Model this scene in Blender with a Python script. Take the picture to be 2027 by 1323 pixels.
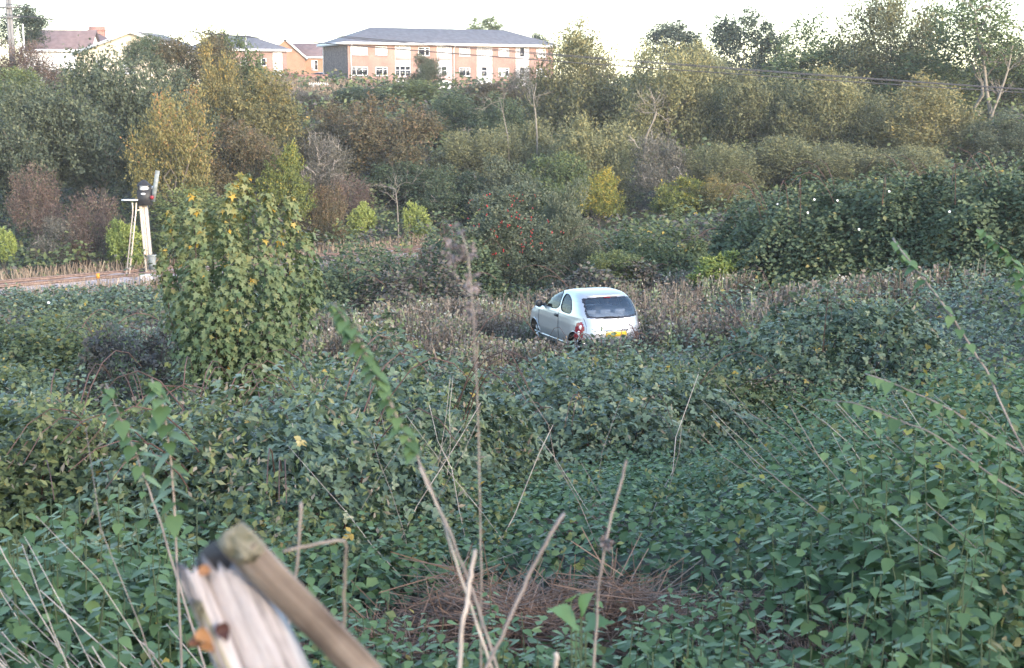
import bpy, math, random
import numpy as np
from mathutils import Vector, Matrix

for o in list(bpy.data.objects):
    bpy.data.objects.remove(o)
SC = bpy.context.scene
COL = SC.collection
rad = math.radians

# ------------------------------------------------------------------ camera, sky, sun, exposure
F = 2785.0                      # focal length in pixels of the 2027 px wide frame
CX, CY = 1013.5, 661.5
PITCH = math.atan((CY - 190.0) / F)
EYE = 9.0                       # eye height above the railway datum
cam = bpy.data.cameras.new('camera')
cam.sensor_width = 36.0
cam.lens = F / 2027.0 * 36.0
cam.clip_start, cam.clip_end = 0.05, 3000.0
cam.dof.use_dof = True
cam.dof.focus_distance = 19.0
cam.dof.aperture_fstop = 7.8
camo = bpy.data.objects.new('camera', cam)
camo.location = (0, 0, EYE)
camo.rotation_euler = (rad(90) - PITCH, 0, 0)
COL.objects.link(camo)
SC.camera = camo

SUN_EL, SUN_AZ = rad(17), rad(180 - 38)      # azimuth from +Y towards +X: behind the viewer, to the right
W = bpy.data.worlds.new('World')
SC.world = W
W.use_nodes = True
wn = W.node_tree.nodes
wl = W.node_tree.links
sky = wn.new('ShaderNodeTexSky')
sky.sky_type = 'NISHITA'
sky.sun_disc = False
sky.sun_elevation = SUN_EL
sky.sun_rotation = SUN_AZ
sky.air_density = 1.0
sky.dust_density = 0.8
sky.ozone_density = 1.0
bg = wn['Background']
bg.inputs['Strength'].default_value = 0.15
wl.new(sky.outputs[0], bg.inputs['Color'])

sl = bpy.data.lights.new('sun', 'SUN')
sl.energy = 1.3
sl.angle = rad(12)
sl.color = (1.0, 0.84, 0.66)
so = bpy.data.objects.new('sun', sl)
sd = Vector((math.sin(SUN_AZ) * math.cos(SUN_EL), math.cos(SUN_AZ) * math.cos(SUN_EL), math.sin(SUN_EL)))
so.rotation_euler = sd.to_track_quat('Z', 'Y').to_euler()
so.location = (40, -60, 60)
COL.objects.link(so)

SC.view_settings.view_transform = 'Standard'
SC.view_settings.look = 'None'
SC.view_settings.gamma = 1.0
SC.view_settings.use_curve_mapping = False
SC.view_settings.exposure = 2.32
SC.cycles.use_denoising = True
SC.cycles.max_bounces = 6
SC.cycles.diffuse_bounces = 3
SC.cycles.glossy_bounces = 3
SC.cycles.transmission_bounces = 4
SC.cycles.transparent_max_bounces = 8
SC.cycles.caustics_reflective = False
SC.cycles.caustics_refractive = False

# ------------------------------------------------------------------ geometry helpers
CP, SP = math.cos(PITCH), math.sin(PITCH)

def at(px, py, d):
    """World point seen at photo pixel (px, py) that stands d metres forward of the viewer."""
    u, v = (px - CX) / F, (CY - py) / F
    fy, fz = CP + v * SP, -SP + v * CP
    t = d / fy
    return np.array([u * t, d, EYE + fz * t])

def rngf(seed):
    return np.random.default_rng(seed)

def norm(a):
    return a / np.maximum(np.linalg.norm(a, axis=-1, keepdims=True), 1e-9)

def mesh_np(name, verts, tris=None, quads=None, tone=None, mat=None, smooth=False, midx=None, mats=None):
    me = bpy.data.meshes.new(name)
    verts = np.asarray(verts, dtype=np.float32).reshape(-1, 3)
    loops, starts, tot = [], [], 0
    if tris is not None and len(tris):
        t = np.asarray(tris, dtype=np.int32).reshape(-1, 3)
        loops.append(t.ravel()); starts.append(tot + 3 * np.arange(len(t), dtype=np.int32)); tot += t.size
    if quads is not None and len(quads):
        q = np.asarray(quads, dtype=np.int32).reshape(-1, 4)
        loops.append(q.ravel()); starts.append(tot + 4 * np.arange(len(q), dtype=np.int32)); tot += q.size
    loops = np.concatenate(loops); starts = np.concatenate(starts)
    me.vertices.add(len(verts)); me.vertices.foreach_set('co', verts.ravel())
    me.loops.add(len(loops)); me.loops.foreach_set('vertex_index', loops)
    me.polygons.add(len(starts)); me.polygons.foreach_set('loop_start', starts)
    if midx is not None:
        me.polygons.foreach_set('material_index', np.asarray(midx, dtype=np.int32))
    if smooth:
        me.polygons.foreach_set('use_smooth', np.ones(len(starts), dtype=bool))
    if tone is not None:
        at_ = me.attributes.new('tone', 'FLOAT', 'POINT')
        at_.data.foreach_set('value', np.asarray(tone, dtype=np.float32))
    for m in (mats or ([mat] if mat else [])):
        me.materials.append(m)
    me.update(calc_edges=True)
    return me

class MB:
    """Collects boxes, tubes and plates; build() links them as one mesh object."""
    def __init__(s):
        s.v, s.t, s.q, s.n = [], [], [], 0
    def add(s, v, t=None, q=None):
        v = np.asarray(v, dtype=float).reshape(-1, 3)
        s.v.append(v)
        if t is not None and len(t): s.t.append(np.asarray(t).reshape(-1, 3) + s.n)
        if q is not None and len(q): s.q.append(np.asarray(q).reshape(-1, 4) + s.n)
        s.n += len(v)
        return s
    def box(s, c, size, X=(1, 0, 0), Y=(0, 1, 0), Z=(0, 0, 1), bev=0.0):
        X, Y, Z = (np.asarray(a, float) for a in (X, Y, Z))
        h = np.asarray(size, float) / 2
        P = []
        for dz in (-1, 1):
            for dx, dy in ((-1, -1), (1, -1), (1, 1), (-1, 1)):
                P.append(np.asarray(c, float) + X * dx * h[0] + Y * dy * h[1] + Z * dz * h[2])
        return s.add(P, q=[(3, 2, 1, 0), (4, 5, 6, 7), (0, 1, 5, 4), (1, 2, 6, 5), (2, 3, 7, 6), (3, 0, 4, 7)])
    def tube(s, pts, r, k=6, cap=True):
        pts = np.asarray(pts, float)
        n = len(pts)
        r = np.broadcast_to(np.asarray(r, float), (n,))
        tg = norm(np.gradient(pts, axis=0))
        ref = np.array([0.31, 0.2, 0.93])
        V = []
        for i in range(n):
            a = np.cross(tg[i], ref)
            if np.linalg.norm(a) < 1e-3: a = np.cross(tg[i], [1, 0, 0])
            a = a / np.linalg.norm(a); b = np.cross(tg[i], a)
            an = np.arange(k) * 2 * math.pi / k
            V.append(pts[i] + r[i] * (np.cos(an)[:, None] * a + np.sin(an)[:, None] * b))
        Q = []
        for i in range(n - 1):
            for j in range(k):
                j2 = (j + 1) % k
                Q.append((i * k + j, i * k + j2, (i + 1) * k + j2, (i + 1) * k + j))
        V = np.concatenate(V); T = []
        if cap:
            c0, c1 = len(V), len(V) + 1
            V = np.concatenate([V, pts[:1], pts[-1:]])
            for j in range(k):
                j2 = (j + 1) % k
                T.append((c0, j2, j)); T.append((c1, (n - 1) * k + j, (n - 1) * k + j2))
        return s.add(V, t=T, q=Q)
    def lathe(s, prof, c, k=20, axis=(0, 0, 1), ref=(1, 0, 0)):
        Z = np.asarray(axis, float); Z = Z / np.linalg.norm(Z)
        X = np.asarray(ref, float); X = X - Z * X.dot(Z); X /= np.linalg.norm(X); Y = np.cross(Z, X)
        an = np.arange(k) * 2 * math.pi / k
        V = np.concatenate([np.asarray(c, float) + Z * z + r * (np.cos(an)[:, None] * X + np.sin(an)[:, None] * Y) for r, z in prof])
        Q = [(i * k + j, i * k + (j + 1) % k, (i + 1) * k + (j + 1) % k, (i + 1) * k + j) for i in range(len(prof) - 1) for j in range(k)]
        return s.add(V, q=Q)
    def mesh(s, name, mat, base=(0, 0, 0), smooth=False):
        v = np.concatenate(s.v) - np.asarray(base, float)
        return mesh_np(name, v, np.concatenate(s.t) if s.t else None, np.concatenate(s.q) if s.q else None, mat=mat, smooth=smooth)
    def build(s, name, mat, parent=None, base=None, smooth=False):
        b = tuple(parent['_base']) if (parent is not None and base is None) else (base or (0, 0, 0))
        return ob(name, s.mesh(name, mat, b, smooth), parent, None if parent is not None else b)

def ob(name, me, parent=None, loc=None):
    o = bpy.data.objects.new(name, me)
    COL.objects.link(o)
    if parent is not None:
        o.parent = parent
        o['_base'] = tuple(parent['_base'])
    if loc is not None: o.location = loc
    return o

def tag(o, label, cat, group=None):
    o['label'] = label; o['category'] = cat
    if group: o['group'] = group
    return o

def thing(name, label, cat, loc, group=None):
    o = bpy.data.objects.new(name, None)
    o.empty_display_size = 0.2
    COL.objects.link(o)
    o.location = tuple(float(c) for c in loc)
    o['_base'] = tuple(float(c) for c in loc)
    return tag(o, label, cat, group)

# ------------------------------------------------------------------ materials
MATS = {}

def nodemat(name):
    m = bpy.data.materials.new(name)
    m.use_nodes = True
    return m, m.node_tree.nodes, m.node_tree.links, m.node_tree.nodes['Principled BSDF']

def plain(name, col, rough=0.6, metal=0.0, var=0.12, scale=6.0, bump=0.0, spec=0.5, col2=None, stretch=None):
    """Base colour broken up by noise, with optional relief."""
    if name in MATS: return MATS[name]
    m, N, L, P = nodemat(name)
    tc = N.new('ShaderNodeTexCoord')
    nz = N.new('ShaderNodeTexNoise'); nz.inputs['Scale'].default_value = scale; nz.inputs['Detail'].default_value = 6
    if stretch:
        mp = N.new('ShaderNodeMapping'); mp.inputs['Scale'].default_value = stretch
        L.new(tc.outputs['Object'], mp.inputs['Vector']); L.new(mp.outputs[0], nz.inputs['Vector'])
    else:
        L.new(tc.outputs['Object'], nz.inputs['Vector'])
    cr = N.new('ShaderNodeValToRGB')
    c = np.array(col)
    a = c * (1 - var); b = np.minimum(c * (1 + var), 1) if col2 is None else np.array(col2)
    cr.color_ramp.elements[0].position = 0.35; cr.color_ramp.elements[1].position = 0.68
    cr.color_ramp.elements[0].color = (*a, 1); cr.color_ramp.elements[1].color = (*b, 1)
    L.new(nz.outputs['Fac'], cr.inputs[0]); L.new(cr.outputs[0], P.inputs['Base Color'])
    P.inputs['Roughness'].default_value = rough; P.inputs['Metallic'].default_value = metal
    P.inputs['Specular IOR Level'].default_value = spec
    if bump:
        bp = N.new('ShaderNodeBump'); bp.inputs['Strength'].default_value = bump; bp.inputs['Distance'].default_value = 0.02
        L.new(nz.outputs['Fac'], bp.inputs['Height']); L.new(bp.outputs[0], P.inputs['Normal'])
    MATS[name] = m
    return m

def leafmat(name, stops, rough=0.55, trans=0.25, spec=0.35):
    """Leaf to leaf colour from the per-leaf 'tone' value through a ramp; thin-leaf translucency."""
    if name in MATS: return MATS[name]
    m, N, L, P = nodemat(name)
    a = N.new('ShaderNodeAttribute'); a.attribute_name = 'tone'
    stops = [(p, tuple(1.2 * (.94 * v + .06 * (.25 * c[0] + .65 * c[1] + .1 * c[2])) for v in c)) for p, c in stops]
    cr = N.new('ShaderNodeValToRGB')
    els = cr.color_ramp.elements
    els[0].position = stops[0][0]; els[0].color = (*stops[0][1], 1)
    els[1].position = stops[-1][0]; els[1].color = (*stops[-1][1], 1)
    for p, c in stops[1:-1]:
        e = els.new(p); e.color = (*c, 1)
    oi = N.new('ShaderNodeObjectInfo'); sr = N.new('ShaderNodeSeparateColor'); L.new(oi.outputs['Color'], sr.inputs[0])
    ad = N.new('ShaderNodeMath'); ad.operation = 'ADD'; L.new(a.outputs['Fac'], ad.inputs[0]); L.new(sr.outputs[0], ad.inputs[1])
    sb = N.new('ShaderNodeMath'); sb.operation = 'SUBTRACT'; sb.inputs[1].default_value = 1.0; L.new(ad.outputs[0], sb.inputs[0])
    L.new(sb.outputs[0], cr.inputs[0])
    L.new(cr.outputs[0], P.inputs['Base Color'])
    P.inputs['Roughness'].default_value = rough
    P.inputs['Specular IOR Level'].default_value = spec
    tr = N.new('ShaderNodeBsdfTranslucent'); L.new(cr.outputs[0], tr.inputs['Color'])
    mx = N.new('ShaderNodeMixShader'); mx.inputs[0].default_value = trans
    L.new(P.outputs[0], mx.inputs[1]); L.new(tr.outputs[0], mx.inputs[2])
    L.new(mx.outputs[0], N['Material Output'].inputs['Surface'])
    MATS[name] = m
    return m

# ------------------------------------------------------------------ leaf templates: leaf along +Y, face +Z, length 1
def tpl(v, t): return (np.array(v, float), np.array(t, int))
def T_simple(w=0.32, fold=0.08):
    return tpl([(0, 0, 0), (-w, .45, fold), (0, 1, -.06), (w, .45, fold)], [(0, 2, 1), (0, 3, 2)])
def T_ovate(w=0.34, droop=.14, fold=.07):
    return tpl([(0, 0, 0), (-w * .8, .16, fold), (-w, .38, fold * 1.2), (-w * .62, .68, fold * .4 - droop * .35), (0, 1, -droop),
                (w * .62, .68, fold * .4 - droop * .35), (w, .38, fold * 1.2), (w * .8, .16, fold), (0, .38, 0), (0, .7, -droop * .4)],
               [(0, 8, 1), (1, 8, 2), (2, 8, 9), (2, 9, 3), (3, 9, 4), (0, 7, 8), (7, 6, 8), (6, 9, 8), (6, 5, 9), (5, 4, 9)])
def T_maple():
    o = [(0, .06), (-.42, -.06), (-.29, .24), (-.58, .52), (-.23, .5), (0, 1.0), (.23, .5), (.58, .52), (.29, .24), (.42, -.06)]
    v = [(x, y, .05 * abs(x) * 2 - .12 * y * y) for x, y in o] + [(0, .4, -.02)]
    n = len(o)
    return tpl(v, [(n, (i + 1) % n, i) for i in range(n)])
def T_trefoil(w=.4):
    """Bramble leaf: three rounded leaflets."""
    V, T = [], []
    for ang, sc, off in ((0, .60, .40), (1.35, .52, .33), (-1.35, .52, .33)):
        v, t = T_round(w)
        c, s_ = math.cos(ang), math.sin(ang)
        v = v * sc
        x = v[:, 0] * c - v[:, 1] * s_; y = v[:, 0] * s_ + v[:, 1] * c
        T.append(t + sum(len(a) for a in V)); V.append(np.stack([x, y + off, v[:, 2]], 1))
    return np.concatenate(V), np.concatenate(T)
def T_round(w=.36):
    return tpl([(0, 0, 0), (-w * .9, .28, .06), (-w * .85, .62, .04), (0, 1, -.10), (w * .85, .62, .04), (w * .9, .28, .06)],
               [(0, 3, 2), (0, 2, 1), (0, 4, 3), (0, 5, 4)])
def T_nettle():
    h = [(.10, .0), (.24, .06), (.22, .11), (.31, .19), (.27, .25), (.31, .33), (.26, .39), (.26, .47), (.20, .53), (.19, .61), (.13, .67), (.11, .76), (.05, .83)]
    V = [(0, 0, 0), (0, .3, -.01), (0, .65, -.06), (0, 1, -.18)]
    n = len(h)
    for sg in (-1, 1): V += [(sg * x, y, .10 * x * (1 - y) + .05 * abs(x) - .18 * y * y) for x, y in h]
    T = []
    for s_, fl in ((4, 0), (4 + n, 1)):
        ch = [s_ + i for i in range(n)]
        def mid(i): return 0 if h[i][1] < .15 else 1 if h[i][1] < .48 else 2
        for i in range(n - 1):
            a, b = mid(i), mid(i + 1)
            T.append((a, ch[i], ch[i + 1]) if fl else (a, ch[i + 1], ch[i]))
            if a != b: T.append((a, ch[i + 1], b) if fl else (a, b, ch[i + 1]))
        T.append((2, ch[-1], 3) if fl else (2, 3, ch[-1]))
        T.append((0, 0, 0)) if False else None
    return tpl(V, T)
def T_simple5(w=.4):
    return tpl([(0, 0, 0), (-w, .36, .07), (-w * .6, .78, .0), (w * .25, 1, -.06), (w, .42, .07)],
               [(0, 3, 2), (0, 2, 1), (0, 4, 3)])
LEAF2, LEAFW = T_simple(.34), T_simple(.2, .03)
LEAF_B, LEAF_N, LEAF_M, LEAF_R = T_trefoil(.36), T_nettle(), T_maple(), T_simple5(.42)

def scatter(tp, pos, dr, nr, size, tone):
    v, t = tp
    pos = np.asarray(pos, float); n = len(pos)
    y = norm(np.asarray(dr, float)); x = norm(np.cross(y, np.asarray(nr, float))); z = np.cross(x, y)
    s = np.broadcast_to(np.asarray(size, float), (n,))
    P = (pos[:, None, :] + s[:, None, None] * (v[None, :, 0:1] * x[:, None, :] + v[None, :, 1:2] * y[:, None, :] + v[None, :, 2:3] * z[:, None, :]))
    T = t[None] + (np.arange(n) * len(v))[:, None, None]
    return P.reshape(-1, 3), T.reshape(-1, 3), np.repeat(np.broadcast_to(tone, (n,)), len(v))

def joinset(sets):
    V, T, A, k = [], [], [], 0
    for v, t, a in sets:
        V.append(v); T.append(t + k); A.append(a); k += len(v)
    return np.concatenate(V), np.concatenate(T), np.concatenate(A)

class Noise:
    """Smooth sum-of-waves noise, about -1..1."""
    def __init__(s, seed, scale, n=10, dim=2):
        r = rngf(seed)
        k = r.normal(size=(n, dim)); s.k = norm(k) * (2 * math.pi / scale) * r.uniform(.55, 1.6, (n, 1))
        s.p = r.uniform(0, 6.28, n); s.a = 1.0 / math.sqrt(n / 2.0) * .75
    def __call__(s, p):
        return np.sin(np.asarray(p) @ s.k.T + s.p).sum(-1) * s.a

# ------------------------------------------------------------------ terrain
GC = np.array([  # x, y, height relative to the eye
    (0, -30, -1.2), (-20, -20, -1.4), (20, -20, -1.0), (0, -4, -1.5), (0, 0, -1.65), (-1, 2, -1.9), (0, 3.2, -2.25), (0, 5, -2.65), (0.2, 6.6, -2.6), (0.4, 9, -2.95), (1, 12, -3.7),
    (2.4, 16, -4.4), (2, 21, -4.9), (2, 27, -5.55), (2.2, 30.5, -5.95), (2.2, 32.5, -6.06), (1.3, 35.5, -6.1), (1.2, 40, -6.45), (5, 30, -5.3), (1.3, 3, -1.95), (2.6, 5, -2.15), (3.3, 8, -2.55),
    (4.6, 12, -3.15), (7.5, 20, -3.7), (7, 31, -4.9), (12, 35, -4.7), (14, 41, -4.6), (20, 35, -3.6), (12, 24, -3.3), (-1.5, 4, -2.35), (-3, 7, -2.75), (-4.5, 12, -3.5), (-3.5, 18, -4.2),
    (-9, 25, -5.2), (-12, 35, -6.4), (-22, 35, -6.2), (-18, 50, -7.7), (-6, 40, -6.8), (-2, 50, -7.4), (-40, 40, -7.6), (0, 62, -8.0), (10, 60, -6.2), (5, 50, -6.7), (20, 60, -5.0), (35, 60, -3.8),
    (-30, 80, -8.0), (-12, 88, -7.9), (0, 86, -7.9), (9, 84, -7.3), (20, 85, -6.2), (38, 85, -4.6), (-50, 70, -7.2),
    (0, 100, -5.9), (-20, 102, -5.4), (-40, 100, -4.8), (20, 100, -4.8), (40, 100, -3.0), (0, 120, -3.0), (-30, 120, -1.7), (30, 118, -2.2), (0, 138, -0.1), (-25, 138, .5), (-45, 138, 1.0), (40, 140, .6),
    (-20, 152, .8), (0, 165, .9), (40, 170, 1.6), (-50, 170, 1.8), (0, 200, 1.6), (-60, 200, 2.4), (60, 200, 2.2)], float)

def _tps_fit(C):
    n = len(C)
    d = np.linalg.norm(C[:, None, :2] - C[None, :, :2], axis=-1) + 1e-9
    K = d * d * np.log(d) + np.eye(n) * 6.0
    A = np.zeros((n + 3, n + 3)); A[:n, :n] = K; A[:n, n] = 1; A[:n, n + 1:] = C[:, :2]; A[n, :n] = 1; A[n + 1:, :n] = C[:, :2].T
    return np.linalg.solve(A, np.concatenate([C[:, 2], [0, 0, 0]]))
_TW = _tps_fit(GC)
TR0 = np.array([-22.4, 61.6]); TRD = np.array([12.0, 10.0]); TRD = TRD / np.linalg.norm(TRD); TRN = np.array([-TRD[1], TRD[0]])
TRZ = EYE - 8.35

def track_off(x, y):
    return (np.asarray(x) - TR0[0]) * TRN[0] + (np.asarray(y) - TR0[1]) * TRN[1]

def ground(x, y):
    x = np.asarray(x, float); y = np.asarray(y, float)
    sh = np.broadcast(x, y).shape
    xf = np.clip(np.broadcast_to(x, sh).ravel(), -70, 75); yf = np.clip(np.broadcast_to(y, sh).ravel(), -25, 200)
    out = np.empty(len(xf))
    for i in range(0, len(xf), 20000):
        P = np.stack([xf[i:i + 20000], yf[i:i + 20000]], 1)
        d2 = ((P[:, None, :] - GC[None, :, :2]) ** 2).sum(-1) + 1e-12
        out[i:i + 20000] = (.5 * d2 * np.log(d2)) @ _TW[:len(GC)] + _TW[-3] + P @ _TW[-2:]
    out += EYE
    w = np.abs(track_off(xf, yf)); k = np.clip((w - 5.0) / 7.0, 0, 1); k = k * k * (3 - 2 * k)
    along = (xf - TR0[0]) * TRD[0] + (yf - TR0[1]) * TRD[1]
    k = np.maximum(k, np.clip((along - 36) / 15, 0, 1))
    out = out * k + (TRZ - .25) * (1 - k)
    return out.reshape(sh)

def g1(x, y): return float(ground(np.array([x]), np.array([y]))[0])

gy = np.concatenate([np.arange(-40, 0, 2.5), np.arange(0, 14, .35), np.arange(14, 60, .9), np.arange(60, 210, 2.2), np.array([230, 270, 350, 500, 900, 1600])])
gx = np.concatenate([-np.array([900, 400, 200, 120, 90]), np.arange(-74, -14, 2.0), np.arange(-14, 14.1, .5), np.arange(16, 76, 2.0), np.array([90, 120, 200, 400, 900])])
GX, GY = np.meshgrid(gx, gy)
GZ = ground(GX, GY)
nz1, nz2 = Noise(5, 2.2), Noise(6, .6)
pp = np.stack([GX.ravel(), GY.ravel()], 1)
GZ = GZ + (nz1(pp) * .05 + nz2(pp) * .015).reshape(GZ.shape) * (np.abs(GX) < 76)
ny_, nx_ = GX.shape
ii = (np.arange(ny_ - 1)[:, None] * nx_ + np.arange(nx_ - 1)[None, :]).ravel()
gq = np.stack([ii, ii + 1, ii + nx_ + 1, ii + nx_], 1)
m_soil, N_, L_, P_ = nodemat('soil_and_leaf_litter')
tc = N_.new('ShaderNodeTexCoord'); n1 = N_.new('ShaderNodeTexNoise'); n1.inputs['Scale'].default_value = 3; n1.inputs['Detail'].default_value = 9
cr = N_.new('ShaderNodeValToRGB'); L_.new(tc.outputs['Object'], n1.inputs['Vector']); L_.new(n1.outputs['Fac'], cr.inputs[0])
for p_, c_ in ((.3, (.016, .017, .010)), (.5, (.03, .034, .016)), (.62, (.045, .036, .022)), (.75, (.03, .045, .018))):
    e = cr.color_ramp.elements.new(p_); e.color = (*c_, 1)
L_.new(cr.outputs[0], P_.inputs['Base Color']); P_.inputs['Roughness'].default_value = .95
bp = N_.new('ShaderNodeBump'); bp.inputs['Distance'].default_value = .06; L_.new(n1.outputs['Fac'], bp.inputs['Height']); L_.new(bp.outputs[0], P_.inputs['Normal'])
g_o = ob('ground', mesh_np('ground', np.stack([GX.ravel(), GY.ravel(), GZ.ravel()], 1), quads=gq, mat=m_soil, smooth=True))
g_o['kind'] = 'structure'; g_o['label'] = 'dark earth of the overgrown slope and hollow'

# ------------------------------------------------------------------ railway
M_ballast = plain('ballast_stone', (.40, .34, .335), .95, var=.35, scale=7, bump=1.0)
M_rail = plain('rusty_rail_steel', (.20, .14, .12), .6, .4, var=.3, scale=9)
M_sleeper = plain('weathered_sleeper', (.25, .21, .20), .9, var=.3, scale=5, bump=.4)
tr = thing('railway_track', 'rusty railway line on pale stone ballast below the wooded slope', 'railway track', (TR0[0], TR0[1], TRZ))
tr['kind'] = 'structure'
S0, S1 = -34.0, 46.0
prof = [(-3.4, -.45), (-2.3, .0), (-1.5, .085), (0, .085), (1.5, .085), (2.2, .0), (3.2, -.4)]
ns = 160
V = []
rb = rngf(3)
for i in range(ns + 1):
    s_ = S0 + (S1 - S0) * i / ns
    for o_, h_ in prof:
        p = TR0 + TRD * s_ + TRN * (o_ + rb.normal() * .08)
        V.append((p[0], p[1], TRZ + h_ + rb.normal() * .025))
k_ = len(prof)
Q = [(i * k_ + j, i * k_ + j + 1, (i + 1) * k_ + j + 1, (i + 1) * k_ + j) for i in range(ns) for j in range(k_ - 1)]
MB().add(V, q=Q).build('ballast', M_ballast, tr)
D3, N3 = np.array([*TRD, 0]), np.array([*TRN, 0])
def trp(s_, o_, h_): return np.array([*(TR0 + TRD * s_ + TRN * o_), TRZ + h_])
for o_ in (-.72, .72):
    b = MB()
    b.box(trp((S0 + S1) / 2, o_, .225), (S1 - S0, .07, .05), D3, N3)
    b.box(trp((S0 + S1) / 2, o_, .15), (S1 - S0, .02, .10), D3, N3)
    b.box(trp((S0 + S1) / 2, o_, .092), (S1 - S0, .13, .018), D3, N3)
    b.build('rail', M_rail, tr)
sl_me = MB().box((0, 0, 0), (.25, 2.5, .14), D3, N3).mesh('sleeper', M_sleeper)
for o_ in (0.0,):
    for i in range(int((S1 - S0) / .75)):
        sp = ob('sleeper', sl_me, tr, None)
        sp.location = Vector(trp(S0 + .4 + i * .75, o_, .02)) - Vector(tr['_base'])

# ------------------------------------------------------------------ buildings
def brickmat(name, c1, c2, mortar, scale=1.0):
    if name in MATS: return MATS[name]
    m, N, L, P = nodemat(name)
    tc = N.new('ShaderNodeTexCoord')
    sx = N.new('ShaderNodeSeparateXYZ'); L.new(tc.outputs['Object'], sx.inputs[0])
    ad = N.new('ShaderNodeMath'); ad.operation = 'ADD'; L.new(sx.outputs[0], ad.inputs[0]); L.new(sx.outputs[1], ad.inputs[1])
    cb = N.new('ShaderNodeCombineXYZ'); L.new(ad.outputs[0], cb.inputs[0]); L.new(sx.outputs[2], cb.inputs[1])
    bt = N.new('ShaderNodeTexBrick'); L.new(cb.outputs[0], bt.inputs['Vector'])
    bt.inputs['Color1'].default_value = (*c1, 1); bt.inputs['Color2'].default_value = (*c2, 1); bt.inputs['Mortar'].default_value = (*mortar, 1)
    bt.inputs['Scale'].default_value = 1; bt.inputs['Brick Width'].default_value = .225 * scale; bt.inputs['Row Height'].default_value = .075 * scale
    bt.inputs['Mortar Size'].default_value = .01
    nz = N.new('ShaderNodeTexNoise'); nz.inputs['Scale'].default_value = .8; nz.inputs['Detail'].default_value = 6; L.new(tc.outputs['Object'], nz.inputs['Vector'])
    mr = N.new('ShaderNodeMapRange'); mr.inputs[1].default_value = .3; mr.inputs[2].default_value = .7; mr.inputs[3].default_value = .8; mr.inputs[4].default_value = 1.15
    L.new(nz.outputs['Fac'], mr.inputs[0])
    mu = N.new('ShaderNodeMixRGB'); mu.blend_type = 'MULTIPLY'; mu.inputs[0].default_value = 1
    L.new(bt.outputs['Color'], mu.inputs[1]); L.new(mr.outputs[0], mu.inputs[2]); L.new(mu.outputs[0], P.inputs['Base Color'])
    P.inputs['Roughness'].default_value = .9
    MATS[name] = m
    return m

def roofmat(name, col):
    if name in MATS: return MATS[name]
    m, N, L, P = nodemat(name)
    tc = N.new('ShaderNodeTexCoord')
    wv = N.new('ShaderNodeTexWave'); wv.bands_direction = 'Z'; wv.wave_profile = 'SAW'; wv.inputs['Scale'].default_value = 2.2
    wv.inputs['Distortion'].default_value = .6; wv.inputs['Detail Scale'].default_value = 4
    L.new(tc.outputs['Object'], wv.inputs['Vector'])
    nz = N.new('ShaderNodeTexNoise'); nz.inputs['Scale'].default_value = 2; nz.inputs['Detail'].default_value = 8; L.new(tc.outputs['Object'], nz.inputs['Vector'])
    ad = N.new('ShaderNodeMath'); ad.operation = 'MULTIPLY_ADD'; ad.inputs[1].default_value = .25; L.new(wv.outputs['Fac'], ad.inputs[0]); L.new(nz.outputs['Fac'], ad.inputs[2])
    cr = N.new('ShaderNodeValToRGB'); c = np.array(col)
    cr.color_ramp.elements[0].position = .35; cr.color_ramp.elements[1].position = .85
    cr.color_ramp.elements[0].color = (*(c * .75), 1); cr.color_ramp.elements[1].color = (*(c * 1.3), 1)
    L.new(ad.outputs[0], cr.inputs[0]); L.new(cr.outputs[0], P.inputs['Base Color'])
    bp = N.new('ShaderNodeBump'); bp.inputs['Distance'].default_value = .04; L.new(wv.outputs['Fac'], bp.inputs['Height']); L.new(bp.outputs[0], P.inputs['Normal'])
    P.inputs['Roughness'].default_value = .85
    MATS[name] = m
    return m

M_brick = brickmat('orange_red_brick', (.29, .155, .125), (.23, .12, .10), (.31, .25, .23))
M_obrick = brickmat('orange_brick', (.36, .175, .10), (.30, .145, .085), (.34, .25, .19))
M_rbrick = brickmat('dull_red_brick', (.30, .13, .11), (.24, .10, .09), (.32, .25, .22))
M_pebble = plain('brown_pebbledash', (.20, .155, .14), .95, var=.4, scale=5, bump=.6)
M_slate = roofmat('blue_grey_tiles', (.13, .128, .145))
M_ptile = roofmat('purple_brown_tiles', (.13, .095, .105))
M_white = plain('white_painted_trim', (.78, .78, .8), .5, var=.06, scale=3)
M_render = plain('white_render', (.76, .75, .74), .85, var=.08, scale=2)
M_cream = plain('cream_render', (.60, .53, .42), .85, var=.1, scale=2)
M_panel = plain('pale_panel', (.74, .71, .72), .6, var=.07, scale=2)
M_pink = plain('faded_pink_spandrel', (.45, .33, .33), .7, var=.12, scale=3)
M_curtain = plain('net_curtain_behind_glass', (.52, .52, .55), .25, var=.3, scale=9, stretch=(9, 9, .4))
M_grey = plain('galvanised_grey', (.33, .34, .37), .55, .3, var=.15)
m, N_, L_, P_ = nodemat('dark_window_glass'); P_.inputs['Base Color'].default_value = (.02, .022, .028, 1); P_.inputs['Roughness'].default_value = .08
M_pane = m

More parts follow.
